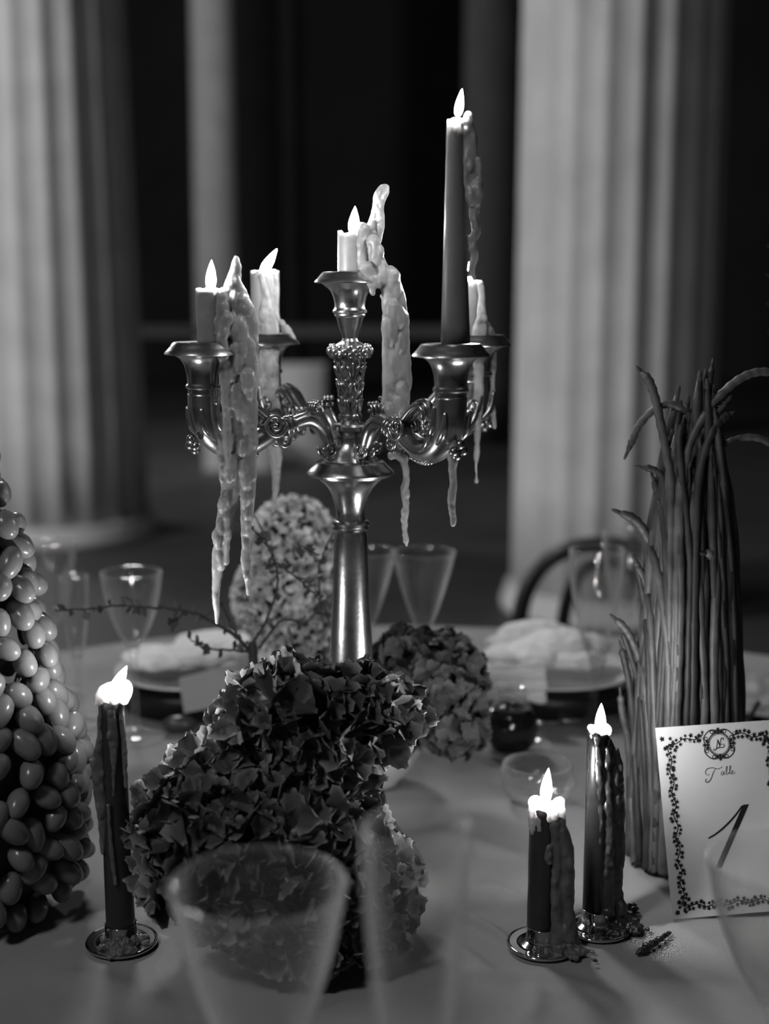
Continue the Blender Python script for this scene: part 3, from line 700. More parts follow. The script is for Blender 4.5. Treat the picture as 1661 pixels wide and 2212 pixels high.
wax_heap('melted_wax', 'black crumbled wax heaped at the foot of the black taper', [(1325, 2003, 34, 24), (1350, 2010, 26, 16), (1300, 2012, 26, 14), (1330, 2020, 26, 10), (1368, 2014, 16, 8), (1288, 2018, 14, 8), (1382, 2008, 9, 6), (1394, 2014, 7, 4), (1345, 2026, 14, 6), (1362, 2004, 14, 9)], 'wax_black_drip', .0018)
wax_heap('wax_crumb', 'small black wax crumb lying between the black taper and the card', [(1360, 1968, 10, 9), (1370, 1972, 9, 8), (1366, 1962, 7, 6)], 'wax_black_drip', .0012)
wax_heap('wax_piece', 'long thin black wax piece lying in front of the number card', [(1385, 2062, 11, 8), (1398, 2054, 12, 9), (1411, 2046, 11, 9), (1422, 2038, 10, 8), (1434, 2030, 8, 7), (1446, 2022, 6, 5)], 'wax_black_drip', .0012)
wax_heap('wax_crumb', 'tiny black wax fleck on the cloth below the shorter taper', [(1284, 2082, 5, 4), (1288, 2083, 4, 3)], 'wax_black_drip', .0004)

# ================================================================== NUMBER CARD
YAW, LEAN, ROLL = math.radians(4.76), math.radians(17.2), math.radians(2.3)
BLc = on_table(1453, 1986); Hc, Wc = 0.152, 0.1035
_n = Vector((math.sin(YAW), -math.cos(YAW), 0)); _ex = Vector((math.cos(YAW), math.sin(YAW), 0))
_ev = Vector((0, 0, 1))*math.cos(LEAN) - _n*math.sin(LEAN)
EU = _ex*math.cos(ROLL) + _ev*math.sin(ROLL); EV = _ev*math.cos(ROLL) - _ex*math.sin(ROLL); EN = EU.cross(EV)
if EN.dot(_n) < 0: EN = -EN
card = thing('number_card', BLc, 'white table number card with an ivy border and the number one', 'card')
def cp(u, v, h=0.0):          # card units: 1288 = card height, v runs down from the top edge
    k = Hc/1288; return BLc + EV*(Hc - v*k) + EU*(u*k) + EN*h
k_ = Hc/1288; WU = Wc/k_
mb = MB(); th = 0.0011
mb.add([cp(0, 0, 0), cp(WU, 0, 0), cp(WU, 1288, 0), cp(0, 1288, 0), cp(0, 0, -th), cp(WU, 0, -th), cp(WU, 1288, -th), cp(0, 1288, -th)],
       [(0, 1, 2, 3), (7, 6, 5, 4), (0, 4, 5, 1), (1, 5, 6, 2), (2, 6, 7, 3), (3, 7, 4, 0)])
obj('card_sheet', mb, 'card', card, smooth=False)
def strip(mb, pts, w, h=.00012):
    pts = [Vector(p) for p in pts]; n = len(pts); vs = []; fs = []
    for i, p in enumerate(pts):
        t = (pts[min(i+1, n-1)] - pts[max(i-1, 0)]); t.normalize(); nn = Vector((-t.y, t.x))
        ww = w(i/(n-1)) if callable(w) else w
        for s in (-1, 1):
            q = p + nn*s*ww/2; vs.append(cp(q.x, q.y, h))
    for i in range(n-1): fs.append((2*i, 2*i+1, 2*i+3, 2*i+2))
    mb.add(vs, fs)
LEAFP = [(0, -.1), (.35, -.42), (.5, -.85), (.72, -.38), (1.3, -.55), (1.0, -.15), (1.55, 0), (1.0, .15), (1.3, .55), (.72, .38), (.5, .85), (.35, .42), (0, .1)]
def ivy(mb, u, v, a, s, h=.00014):
    ca, sa = math.cos(a), math.sin(a); vs = [cp(u + s*.7*ca, v + s*.7*sa, h)]
    for x, y in LEAFP: vs.append(cp(u + s*(x*ca - y*sa), v + s*(x*sa + y*ca), h))
    n = len(LEAFP); mb.add(vs, [(0, 1 + i, 1 + (i+1) % n) for i in range(n)])
rv = random.Random(3)
def vine(mb, p0, p1, amp, step=16, phase=0):
    p0, p1 = Vector(p0), Vector(p1); L = (p1-p0).length; d = (p1-p0)/L; nn = Vector((-d.y, d.x)); n = int(L/6)
    W_ = lambda s: amp*math.sin(s/75*PI + phase)
    strip(mb, [p0 + d*L*i/n + nn*W_(L*i/n) for i in range(n+1)], 8)
    s = 4; side = 1
    while s < L:
        p = p0 + d*s + nn*W_(s); a = math.atan2(d.y, d.x) + side*(0.6 + rv.random()*.9)
        q = p + Vector((math.cos(a), math.sin(a)))*rv.uniform(2, 12)
        ivy(mb, q.x, q.y, a + rv.uniform(-.4, .4), rv.uniform(17, 25))
        if rv.random() < .45:                               # curling tendril
            c = p + nn*side*-15; strip(mb, [c + Vector((math.cos(b), math.sin(b)))*(11 - b*1.1) for b in [j*.5 for j in range(11)]], 3.5)
        s += step*rv.uniform(.7, 1.2); side = -side
mb = MB(); B0 = 84; V0 = 116; V1 = 1210; U1 = WU - 84
for (a, b, ph) in (((B0, V0), (B0, V1), 0), ((U1, V0), (U1, V1), 1), ((B0, V0), (WU/2 - 105, V0 - 40), 0), ((WU/2 + 105, V0 - 40), (U1, V0), 2), ((B0, V1), (U1, V1), 1)):
    vine(mb, a, b, 11, phase=ph)
for cu, cv, su, sv in ((B0, V0, 1, 1), (U1, V0, -1, 1), (B0, V1, 1, -1), (U1, V1, -1, -1)):
    for dx, dy, s in ((0, 0, 24), (-32, -26, 28), (30, 34, 24), (8, -24, 20), (-20, 18, 22)):
        ivy(mb, cu + su*dx, cv + sv*dy, math.atan2(sv*(dy + .1), su*(dx + .1)), s)
obj('ivy_border', mb, 'ink', card, smooth=False)
mb = MB(); cu, cv = WU/2, 140
circ = lambda r, a0=0, a1=2*PI, n=48, ox=0, oy=0, sx=1, sy=1: [(cu + ox + sx*r*math.cos(a0 + (a1-a0)*i/n), cv + oy + sy*r*math.sin(a0 + (a1-a0)*i/n)) for i in range(n+1)]
strip(mb, circ(78), 9); strip(mb, circ(68), 4)
sq = []
for i in range(65):
    a = 2*PI*i/64; ca, sa = math.cos(a), math.sin(a); r = 104/(abs(ca)**4 + abs(sa)**4)**.25*(1 - .035*math.cos(8*a)); sq.append((cu + r*ca, cv + r*sa*.93))
strip(mb, sq, 8)
for a in (0, PI/2, PI, 3*PI/2):
    ca, sa = math.cos(a), math.sin(a)
    for off, s in ((70, 20), (90, 22)): ivy(mb, cu + ca*off, cv + sa*off*.95, a, s, .00018)
    for q in (-1, 1):
        ivy(mb, cu + ca*82 - sa*q*10, cv + sa*82 + ca*q*10, a + q*1.3, 20, .0002)
for a in [PI/4 + i*PI/2 for i in range(4)]:
    for q in (-.32, .32): strip(mb, circ(11, 0, 2*PI, 14, ox=101*math.cos(a+q), oy=95*math.sin(a+q)), 6)
obj('crest', mb, 'ink', card, smooth=False)
# monogram inside the crest (N with a curled L through it)
mb = MB()
def stroke(mb, pts, w0, w1=None, n=8, h=.00016):
    w1 = w0 if w1 is None else w1
    strip(mb, [Vector(p) for p in spline(pts, n)], lambda t: w1 + (w0 - w1)*math.sin(PI*t), h)
stroke(mb, [(cu-38, cv+26), (cu-42, cv+36), (cu-32, cv+40), (cu-22, cv+28), (cu-14, cv-4), (cu-8, cv-30)], 7, 3)
stroke(mb, [(cu-10, cv-32), (cu-2, cv-10), (cu+6, cv+16)], 10, 5)
stroke(mb, [(cu+4, cv+18), (cu+10, cv-8), (cu+16, cv-34), (cu+30, cv-40), (cu+34, cv-30), (cu+26, cv-26)], 6, 3)
stroke(mb, [(cu-4, cv-6), (cu+2, cv+12), (cu-8, cv+26), (cu-18, cv+28), (cu+6, cv+24), (cu+26, cv+24), (cu+36, cv+10), (cu+26, cv+2), (cu+10, cv+6)], 6, 3)
obj('monogram', mb, 'ink', card, smooth=False)
# script word
mb = MB(); tu, tv = 372, 352
stroke(mb, [(tu-20, tv-12), (tu-40, tv-8), (tu-50, tv-28), (tu-34, tv-50), (tu+4, tv-54), (tu+40, tv-44), (tu+66, tv-52), (tu+72, tv-60)], 5, 3)
stroke(mb, [(tu+22, tv-44), (tu+2, tv-14), (tu-14, tv+20), (tu-36, tv+40), (tu-54, tv+36), (tu-52, tv+22), (tu-40, tv+20)], 7, 3)
x = tu + 64
stroke(mb, [(x+18, tv-22), (x+4, tv-24), (x-4, tv-8), (x+4, tv), (x+18, tv-20), (x+16, tv-4), (x+24, tv-2)], 4, 2.5); x += 26
stroke(mb, [(x, tv-4), (x+14, tv-34), (x+18, tv-56), (x+10, tv-50), (x+6, tv-16), (x+12, tv-2), (x+22, tv-12), (x+16, tv-20)], 4, 2.5); x += 24
stroke(mb, [(x, tv-6), (x+16, tv-38), (x+18, tv-58), (x+10, tv-48), (x+8, tv-12), (x+16, tv-2)], 4, 2.5); x += 18
stroke(mb, [(x, tv-8), (x+14, tv-14), (x+12, tv-26), (x+2, tv-18), (x+4, tv-4), (x+18, tv-4), (x+30, tv-16)], 4, 2.5)
obj('lettering', mb, 'grey_ink', card, smooth=False)
# numeral one: slanted bar with a thin flag
mb = MB()
def poly(mb, pts, h=.00016): mb.add([cp(u, v, h) for u, v in pts], [tuple(range(len(pts)))])
poly(mb, [(566, 562), (608, 562), (372, 972), (328, 972)])
stroke(mb, [(300, 770), (360, 742), (430, 694), (500, 634), (560, 568)], 13, 10)
obj('numeral', mb, 'ink', card, smooth=False)
obj('strut', MB().add([cp(WU*.42, 260, -th), cp(WU*.58, 260, -th), cp(WU*.6, 1250, -.036), cp(WU*.4, 1250, -.036), cp(WU*.42, 260, -th-.0008), cp(WU*.58, 260, -th-.0008), cp(WU*.6, 1250, -.0368), cp(WU*.4, 1250, -.0368)], [(0, 1, 2, 3), (7, 6, 5, 4), (0, 4, 5, 1), (1, 5, 6, 2), (2, 6, 7, 3), (3, 7, 4, 0)]), 'card', card, smooth=False)
# ================================================================== HYDRANGEAS
def petal_mesh(name, seed, L=1.0, wide=0.98, serr=0.07):
    r = random.Random(seed); me = bpy.data.meshes.new(name)
    NU, NV = 7, 3; vs, rim = [], []; cup = r.uniform(.2, .6); tw = r.uniform(-.2, .2); bend = r.uniform(-.45, .35)
    outline = [0.10, 0.52, 0.86, 1.0, 0.97, 0.74, 0.26]
    xs = [0.0, 0.18, 0.40, 0.60, 0.78, 0.94, 1.08]
    for i in range(NU):
        for j in range(-NV + 1, NV):
            t = j/(NV - 1); hw = outline[i]*wide/2*(1 + serr*(1 if (i + abs(j)) % 2 else -1)*(abs(t) > .9))
            x = xs[i]*L*(1 - .10*t*t*(i > 2)) + (serr*.6*(1 if j % 2 else -1) if i == NU - 1 else 0)
            y = t*hw
            z = cup*(t*t*hw*1.2) + bend*x*x*.5 + .04*math.sin(6*x + 3*t + seed) + tw*y*x
            vs.append((x, y, z)); rim.append(1.0 if (abs(t) > .9 or i == NU - 1) else (0.25 if i == NU - 2 else 0.0))
    K = 2*NV - 1; fs = []
    for i in range(NU - 1):
        for j in range(K - 1): fs.append((i*K + j, (i+1)*K + j, (i+1)*K + j + 1, i*K + j + 1))
    me.from_pydata(vs, [], fs)
    at_ = me.attributes.new('rim', 'FLOAT', 'POINT')
    for i, v in enumerate(rim): at_.data[i].value = v
    for p in me.polygons: p.use_smooth = True
    return me
def with_mat(me, m): me.materials.clear(); me.materials.append(M[m]); return me
PET = [with_mat(petal_mesh('petal', s), 'petal') for s in range(8)]
budm = MB().ball((0, 0, 0.05), 0.09, 8, 5).mesh('floret'); with_mat(budm, 'petal')
def frame(nrm, roll):
    z = nrm.normalized(); a = Vector((0, 0, 1)) if abs(z.z) < .9 else Vector((1, 0, 0))
    x = (a - z*a.dot(z)).normalized(); y = z.cross(x)
    return Matrix((x, y, z)).transposed() @ Matrix.Rotation(roll, 3, 'Z')
def sample_blobs(blobs, n, mind, rnd, front=None, tries=60000):
    """points spread over the skin of a union of ellipsoids [(centre, radii)]"""
    out = []; tot = [b[1].x*b[1].z for b in blobs]
    for _ in range(tries):
        if len(out) >= n: break
        c, r = rnd.choices(blobs, tot)[0]
        d = Vector((rnd.gauss(0, 1), rnd.gauss(0, 1), rnd.gauss(0, 1))).normalized()
        p = c + Vector((d.x*r.x, d.y*r.y, d.z*r.z))
        if p.z < TZ + 0.020: continue
        if front and not front(p): continue
        bad = False
        for c2, r2 in blobs:
            if (c2 - c).length < 1e-6: continue
            q = p - c2
            if (q.x/r2.x)**2 + (q.y/r2.y)**2 + (q.z/r2.z)**2 < 0.86: bad = True; break
        if bad or any((p - o[0]).length < mind for o in out): continue
        nn = Vector((d.x/r.x, d.y/r.y, d.z/r.z)).normalized()
        out.append((p, nn))
    return out
def pblob(px, py, rx, ry, Y, ryd):
    c = at(px, py, Y); k = mpp(c); return (c, Vector((rx*k, ryd, ry*k)))
rh = random.Random(11)
hb = [pblob(650, 1580, 165, 130, 0.975, .058), pblob(782, 1545, 100, 72, 0.985, .045), pblob(545, 1800, 225, 185, 0.950, .078), pblob(665, 1930, 205, 130, 0.960, .066), pblob(690, 1760, 100, 150, 0.975, .065), pblob(800, 1920, 70, 110, 0.975, .05)]
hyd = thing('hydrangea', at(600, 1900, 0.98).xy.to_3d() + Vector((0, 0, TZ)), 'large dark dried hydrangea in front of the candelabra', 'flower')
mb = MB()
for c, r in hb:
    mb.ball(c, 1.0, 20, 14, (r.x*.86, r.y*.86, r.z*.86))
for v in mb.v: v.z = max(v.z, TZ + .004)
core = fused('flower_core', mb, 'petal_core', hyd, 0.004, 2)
pts = sample_blobs(hb, 420, 0.0115, rh)
def toward(p, nn): return nn.dot((EYE - p).normalized())
front = sorted([q for q in pts if toward(*q) > -0.12], key=lambda q: -toward(*q))
back = [q for q in pts if toward(*q) <= -0.12]
def floret_pose(p, nn, s, rnd):
    j = Vector((rnd.uniform(-.85, .85), rnd.uniform(-.85, .85), rnd.uniform(-.85, .85)))
    return frame((nn + j).normalized(), rnd.uniform(0, 6.28))
HO = hyd.location
n_pet = 0; rest = MB(); rest_rim = []
for p, nn in front + back:
    s = rh.uniform(.0145, .0215); Rm = floret_pose(p, nn, s, rh); npet = 4
    lift = p + nn*rh.uniform(-.004, .006)
    if n_pet + npet <= 300 and toward(p, nn) > -0.12:
        fo = bpy.data.objects.new('floret', budm); C.objects.link(fo); fo.parent = hyd
        fo.matrix_local = Matrix.Translation(lift - HO) @ Rm.to_4x4() @ Matrix.Scale(s, 4)
        for k in range(npet):
            pe = bpy.data.objects.new('petal', PET[rh.randrange(8)]); C.objects.link(pe); pe.parent = fo
            pe.matrix_local = Matrix.Rotation(2*PI*k/npet + rh.uniform(-.2, .2), 4, 'Z') @ Matrix.Rotation(rh.uniform(-.95, .25), 4, 'Y') @ Matrix.Translation((.04, 0, .04)) @ Matrix.Scale(rh.uniform(.9, 1.2), 4)
            n_pet += 1
    else:
        for k in range(npet):
            X = Matrix.Translation(lift) @ Rm.to_4x4() @ Matrix.Scale(s, 4) @ Matrix.Rotation(2*PI*k/npet, 4, 'Z') @ Matrix.Rotation(rh.uniform(-.7, .1), 4, 'Y')
            me = PET[rh.randrange(8)]
            rest.add([X @ v.co for v in me.vertices], [tuple(f.vertices) for f in me.polygons])
            rest_rim += [d.value for d in me.attributes['rim'].data]
def petals_mesh(name, mbx, rim, off, m):
    me = bpy.data.meshes.new(name); me.from_pydata([tuple(v - off) for v in mbx.v], [], mbx.f)
    a = me.attributes.new('rim', 'FLOAT', 'POINT'); a.data.foreach_set('value', rim)
    for p in me.polygons: p.use_smooth = True
    return with_mat(me, m)
ro = obj('petals', petals_mesh('petals', rest, rest_rim, HO, 'petal'), None, hyd); ro['kind'] = 'stuff'
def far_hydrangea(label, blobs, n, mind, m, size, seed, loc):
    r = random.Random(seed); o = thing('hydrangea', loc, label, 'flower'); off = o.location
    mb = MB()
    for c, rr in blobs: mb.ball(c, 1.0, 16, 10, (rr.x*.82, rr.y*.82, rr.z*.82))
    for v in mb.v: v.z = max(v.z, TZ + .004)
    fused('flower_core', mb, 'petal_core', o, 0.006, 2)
    kinds = []
    for s in range(5):                                     # whole four-petalled florets
        mbx = MB(); rim = []
        for k in range(4):
            X = Matrix.Rotation(2*PI*k/4 + r.uniform(-.2, .2), 4, 'Z') @ Matrix.Rotation(r.uniform(-.6, .0), 4, 'Y'); me = PET[r.randrange(8)]
            mbx.add([X @ v.co for v in me.vertices], [tuple(f.vertices) for f in me.polygons]); rim += [d.value for d in me.attributes['rim'].data]
        kinds.append(petals_mesh('floret', mbx, rim, Vector(), m))
    pts = sorted(sample_blobs(blobs, n, mind, r), key=lambda q: -toward(*q))
    mbr = MB(); rimr = []
    for p, nn in pts[280:]:
        X = Matrix.Translation(p) @ floret_pose(p, nn, 1, r).to_4x4() @ Matrix.Scale(size*r.uniform(.75, 1.2), 4); me = kinds[r.randrange(5)]
        mbr.add([X @ v.co for v in me.vertices], [tuple(f.vertices) for f in me.polygons]); rimr += [d.value for d in me.attributes['rim'].data]
    if mbr.v: obj('florets', petals_mesh('florets', mbr, rimr, off, m), None, o)['kind'] = 'stuff'
    for p, nn in pts[:280]:
        fo = bpy.data.objects.new('floret', kinds[r.randrange(5)]); C.objects.link(fo); fo.parent = o
        fo.matrix_local = Matrix.Translation(p - off) @ floret_pose(p, nn, 1, r).to_4x4() @ Matrix.Scale(size*r.uniform(.75, 1.2), 4)
    return o
b2 = [pblob(935, 1480, 108, 110, 1.27, .05), pblob(880, 1450, 70, 80, 1.27, .04), pblob(980, 1555, 60, 72, 1.25, .035), pblob(850, 1570, 60, 40, 1.27, .03)]
far_hydrangea('mid grey hydrangea resting over the white bowl behind the candelabra stem', b2, 170, .0125, 'petal_mid', .0125, 21, at(935, 1600, 1.27).xy.to_3d() + Vector((0, 0, TZ)))
b3 = [pblob(632, 1175, 92, 98, 1.42, .045), pblob(612, 1290, 105, 100, 1.42, .05), pblob(655, 1380, 80, 62, 1.40, .04)]
far_hydrangea('pale hydrangea rising behind the candelabra stem', b3, 950, .0058, 'petal_pale', .0062, 22, at(632, 1500, 1.42).xy.to_3d() + Vector((0, 0, TZ)))
st = thing('flower_vase', at(632, 1560, 1.42).xy.to_3d() + Vector((0, 0, TZ)), 'small dark vase holding the pale hydrangea', 'vase')
vp = st.location
obj('vase_body', MB().lathe([(.022, 0), (.03, .004), (.034, .03), (.026, .06), (.02, .075), (.024, .085), (.021, .085), (.017, .07), (.001, .01)], 24, vp), 'leaf_dark', st)

# dark flowering twigs in front of the pale hydrangea
tw = thing('twig_spray', on_table(548, 1700), 'spray of thin dark budding twigs reaching left from the flowers', 'twigs')
rt_ = random.Random(5)
leafm = MB(); leafm.add([(0, 0, 0), (.5, .32, .06), (1, 0, 0), (.5, -.32, .06), (.5, 0, -.04)], [(0, 4, 1), (1, 4, 2), (2, 4, 3), (3, 4, 0)])
leaf_me = with_mat(leafm.mesh('leaf'), 'leaf_dark')
def twig(rows, w0, w1, Y, buds=14, dense=1.0):
    sp = spline(rows, 8); n = len(sp); pts = []
    for i, (x, y) in enumerate(sp):
        pts.append(at(x + rt_.uniform(-1.3, 1.3), y + rt_.uniform(-1.3, 1.3), Y))
    rad = [(w0 + (w1 - w0)*i/(n-1))*mpp(pts[i]) for i in range(n)]
    t = obj('twig', MB().tube(pts, rad, 7), 'twig', tw)
    for _ in range(buds):
        i = rt_.randrange(int(n*.1), n); p = pts[i]; s = rt_.uniform(.007, .014)
        l = bpy.data.objects.new('leaf', leaf_me); C.objects.link(l); l.parent = t
        l.matrix_local = Matrix.Translation(p - tw.location) @ frame(Vector((rt_.gauss(0, 1), -1, rt_.gauss(0, 1))), rt_.uniform(0, 6.28)).to_4x4() @ Matrix.Scale(s, 4)
YT = 1.22
twig([(552, 1640), (550, 1500), (548, 1430), (545, 1385)], 14, 9, YT, 2)
twig([(545, 1420), (520, 1385), (470, 1350), (430, 1328), (380, 1316), (320, 1312), (260, 1308), (200, 1314), (120, 1318)], 4.5, 1.8, YT, 26)
twig([(530, 1400), (505, 1360), (488, 1325), (472, 1295)], 3.5, 1.8, YT, 5)
twig([(535, 1408), (500, 1404), (460, 1402), (440, 1392), (412, 1384)], 3, 1.5, YT, 10)
twig([(545, 1390), (575, 1340), (600, 1260), (590, 1205), (565, 1165), (540, 1140), (508, 1122)], 3.5, 1.5, YT, 16)
twig([(592, 1205), (575, 1170), (562, 1135), (550, 1115)], 2.5, 1.4, YT, 5)
twig([(560, 1400), (610, 1340), (660, 1345), (690, 1300), (688, 1230), (705, 1180), (722, 1150)], 3.2, 1.4, YT, 14)
twig([(596, 1215), (630, 1240), (660, 1265), (700, 1310), (712, 1345)], 2.8, 1.4, YT, 10)
twig([(690, 1200), (660, 1185), (640, 1172)], 2, 1.2, YT, 4)
twig([(400, 1318), (380, 1345), (372, 1365)], 2, 1.4, YT, 6)

# ================================================================== GRAPES
rg = random.Random(4)
GY = 1.035; gx = at(-75, 1500, GY).x
gr = thing('grape_tower', (gx, GY, TZ), 'tall heap of oval grapes piled up beside the left taper', 'grapes')
prof_px = [(880, 60), (950, 95), (1050, 118), (1150, 155), (1250, 172), (1350, 190), (1450, 212), (1550, 240), (1620, 262), (1700, 262), (1800, 262), (1880, 245), (1950, 190), (1985, 130)]
def gprof(z):
    for (ya, ra), (yb, rb_) in zip(prof_px, prof_px[1:]):
        za, zb = at(-75, ya, GY).z, at(-75, yb, GY).z
        if zb <= z <= za:
            t = (z - zb)/(za - zb); return (rb_ + (ra - rb_)*t)*mpp(Vector((gx, GY, z)))
    return .004
ztop = at(-75, 885, GY).z
zs = [TZ + .012 + (ztop - TZ - .012)*i/24 for i in range(25)]
obj('stalk', MB().lathe([(max(.006, gprof(z)*.80 - .006), z) for z in zs], 20, (gx, GY, 0)), 'grape_stalk', gr)  # dark filler cone put in as shade behind the grape gaps
def grape_mesh(s):
    r = random.Random(s); n = 14; rows = 10; asp = r.uniform(1.25, 1.55)
    mb = MB(); prof = []
    for i in range(rows + 1):
        th = PI*i/rows; prof.append((max(.0002, math.sin(th)**.92*(1 + .05*math.cos(th))), -math.cos(th)*asp))
    mb.lathe(prof, n)
    for v in mb.v: v.x += .06*(v.z/asp)**2*(1 if s % 2 else -1)
    return with_mat(mb.mesh('grape'), 'grape')
GM = [grape_mesh(s) for s in range(5)]
cand = []
for _ in range(26000):
    z = rg.uniform(TZ + .016, ztop); a = rg.uniform(-PI, PI)
    if not (-PI*0.93 < a < 0.55): continue                # the side that shows and a little round the back
    R = gprof(z) - .011
    cand.append((Vector((gx + R*math.cos(a), GY + R*math.sin(a), z)), a))
chosen = []
for p, a in cand:
    if len(chosen) >= 300: break
    if all((p - q).length > .0178 for q, _ in chosen): chosen.append((p, a))
for p, a in chosen:
    l = bpy.data.objects.new('grape', GM[rg.randrange(5)]); C.objects.link(l); l.parent = gr
    out = Vector((math.cos(a), math.sin(a), 0)); 
    axis = (out*rg.uniform(-.1, .9) + Vector((0, 0, -1))*rg.uniform(.35, 1.1) + Vector((-math.sin(a), math.cos(a), 0))*rg.uniform(-.9, .9)).normalized()
    s = rg.uniform(.0086, .0100)
    l.matrix_local = Matrix.Translation(p + out*rg.uniform(-.002, .0045) - gr.location) @ axis.to_track_quat('Z', 'Y').to_matrix().to_4x4() @ Matrix.Scale(s, 4)
mb = MB()
for i in range(60):
    p, a = chosen[rg.randrange(len(chosen))]; out = Vector((math.cos(a), math.sin(a), 0))
    mb.tube([p - out*.012, p - out*.002 + Vector((0, 0, .008)), p + Vector((rg.uniform(-.006, .006), 0, .014))], .0008, 5)
ob = obj('stems', mb, 'grape_stalk', gr); ob['kind'] = 'stuff'

# ================================================================== BEANS
rbn = random.Random(9)
bY = 1.135; bc = on_table(1476, 1856); bY = bc.y
bn = thing('bean_bundle', bc, 'standing bundle of long beans with curling tips behind the number card', 'beans')
axis_px = [(1930, 1474, 118), (1750, 1478, 116), (1560, 1486, 110), (1400, 1490, 100), (1200, 1492, 88), (1050, 1497, 66), (920, 1503, 46), (840, 1510, 30)]
def baxis(y):
    for (ya, xa, ra), (yb, xb, rb_) in zip(axis_px, axis_px[1:]):
        if yb <= y <= ya: t = (ya - y)/(ya - yb); return xa + (xb - xa)*t, ra + (rb_ - ra)*t
    return (axis_px[0][1:] if y > 1930 else axis_px[-1][1:])
def bean_obj(pts, r, m='bean', tip=True):
    n = len(pts); rad = []
    for i in range(n):
        t = i/(n-1); e = min(1, (1 - t)*9 + .42) ; rad.append(r*e*(1 + .10*math.sin(i*1.9 + r*9000)))
    b = obj('bean', MB().tube(pts, rad, 8, up=Vector((0, 1, 0))), m, bn)
    if tip:
        d = (pts[-1] - pts[-2]).normalized()
        obj('tip', MB().tube([pts[-1] - d*.002, pts[-1] + d*.004, pts[-1] + d*.007], [r*.5, r*.42, r*.25], 6), 'bean_tip', b)
    return b
def ring_bean(a, frac, ytop, wob, m):
    pts = []; N = 20; rr = .0043*rbn.uniform(.85, 1.1); ph = rbn.uniform(0, 6); da = rbn.uniform(-.10, .10)
    for i in range(N):
        t = i/(N-1); y = 1890 + (ytop - 1890)*t
        x, R = baxis(y); c = at(x, y, bY); k = mpp(c); aa = a + da*math.sin(t*3 + ph) + .04*math.sin(t*9 + ph)
        p = Vector((c.x + frac*R*k*math.cos(aa), bY + frac*R*k*math.sin(aa)*.85, c.z))
        if i == 0: p.z = TZ + .005
        p.z = TZ + .005 + (c.z - at(baxis(1890)[0], 1890, bY).z)*(1.0)
        pts.append(p)
    bean_obj(pts, rr, m)
for k in range(46):
    a = -PI*1.06 + k*(PI*1.12)/38 if k < 39 else .25 + (k - 39)*.36
    ring_bean(a + rbn.uniform(-.03, .03), rbn.uniform(.93, 1.0), rbn.choice([1010, 1100, 1180, 1040, 1240, 930, 1130]) + rbn.uniform(-30, 30), 1, 'bean' if rbn.random() < .62 else 'bean_dark')
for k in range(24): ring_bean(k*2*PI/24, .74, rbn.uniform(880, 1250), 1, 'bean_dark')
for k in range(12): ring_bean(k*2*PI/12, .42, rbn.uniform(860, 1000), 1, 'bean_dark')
def traced_bean(rows, w, m='bean', back=None):
    """follow the traced outline over the front of the bundle; back gives a fixed depth for beans leaving its rear"""
    if rows[0][1] < 1850:                                   # run on down inside the bundle to the table
        x0, y0 = rows[0]; c0, R0 = baxis(y0); f = max(-1.0, min(1.0, (x0 - c0)/R0)); add = []
        for y in (1900, 1800, 1650, 1500, 1350, 1200):
            if y > y0 + 90:
                c, R = baxis(y); add.append((c + f*R, y))
        rows = add + list(rows)
    sp = spline(rows, 7); pts = []; last = 0.0
    for i, (x, y) in enumerate(sp):
        c, R = baxis(y); q = (x - c)/R
        if back is not None: dy = back
        else: dy = -(.85*R*math.sqrt(max(0.0, 1 - min(1, q*q))) + 4)*mpp(bc)
        if y < 1060: dy = last*.93
        if i and back is None: dy = last + max(-.005, min(.005, dy - last))
        last = dy
        p = at(x, y, bY + dy); p.z = max(p.z, TZ + .005); pts.append(p)
    bean_obj(pts, w*.86*mpp(pts[0]), m)
traced_bean([(1446, 1500), (1448, 1250), (1450, 1050), (1440, 980), (1428, 920), (1415, 860), (1402, 822), (1385, 803)], 11, 'bean')
traced_bean([(1500, 1150), (1500, 1000), (1492, 915), (1475, 885), (1445, 873), (1412, 885), (1380, 920), (1366, 950), (1355, 976)], 9, 'bean', back=0.0)
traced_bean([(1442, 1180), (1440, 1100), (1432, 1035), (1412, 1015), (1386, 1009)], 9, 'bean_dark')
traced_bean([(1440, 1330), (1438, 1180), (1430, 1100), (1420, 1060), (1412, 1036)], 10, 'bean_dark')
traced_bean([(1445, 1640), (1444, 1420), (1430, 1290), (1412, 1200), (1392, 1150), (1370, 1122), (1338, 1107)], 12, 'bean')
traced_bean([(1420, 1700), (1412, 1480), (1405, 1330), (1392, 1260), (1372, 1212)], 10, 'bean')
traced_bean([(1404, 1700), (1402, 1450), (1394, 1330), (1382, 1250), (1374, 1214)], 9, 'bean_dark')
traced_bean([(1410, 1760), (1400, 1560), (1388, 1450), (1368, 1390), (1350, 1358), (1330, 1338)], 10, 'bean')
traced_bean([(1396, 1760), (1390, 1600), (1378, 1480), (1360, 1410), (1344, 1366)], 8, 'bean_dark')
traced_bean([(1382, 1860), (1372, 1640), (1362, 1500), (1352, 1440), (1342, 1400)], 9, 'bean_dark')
traced_bean([(1370, 1880), (1362, 1700), (1356, 1600), (1344, 1540), (1340, 1500)], 9, 'bean')
traced_bean([(1460, 1250), (1470, 1080), (1490, 960), (1530, 885), (1570, 840), (1610, 812), (1650, 803), (1690, 815), (1720, 850)], 10, 'bean')
traced_bean([(1540, 1100), (1545, 1000), (1560, 965), (1595, 948), (1635, 946), (1680, 968), (1705, 1000)], 8, 'bean', back=-.002)
traced_bean([(1470, 1300), (1468, 1120), (1478, 1030), (1500, 960), (1530, 915), (1570, 868)], 12, 'bean')
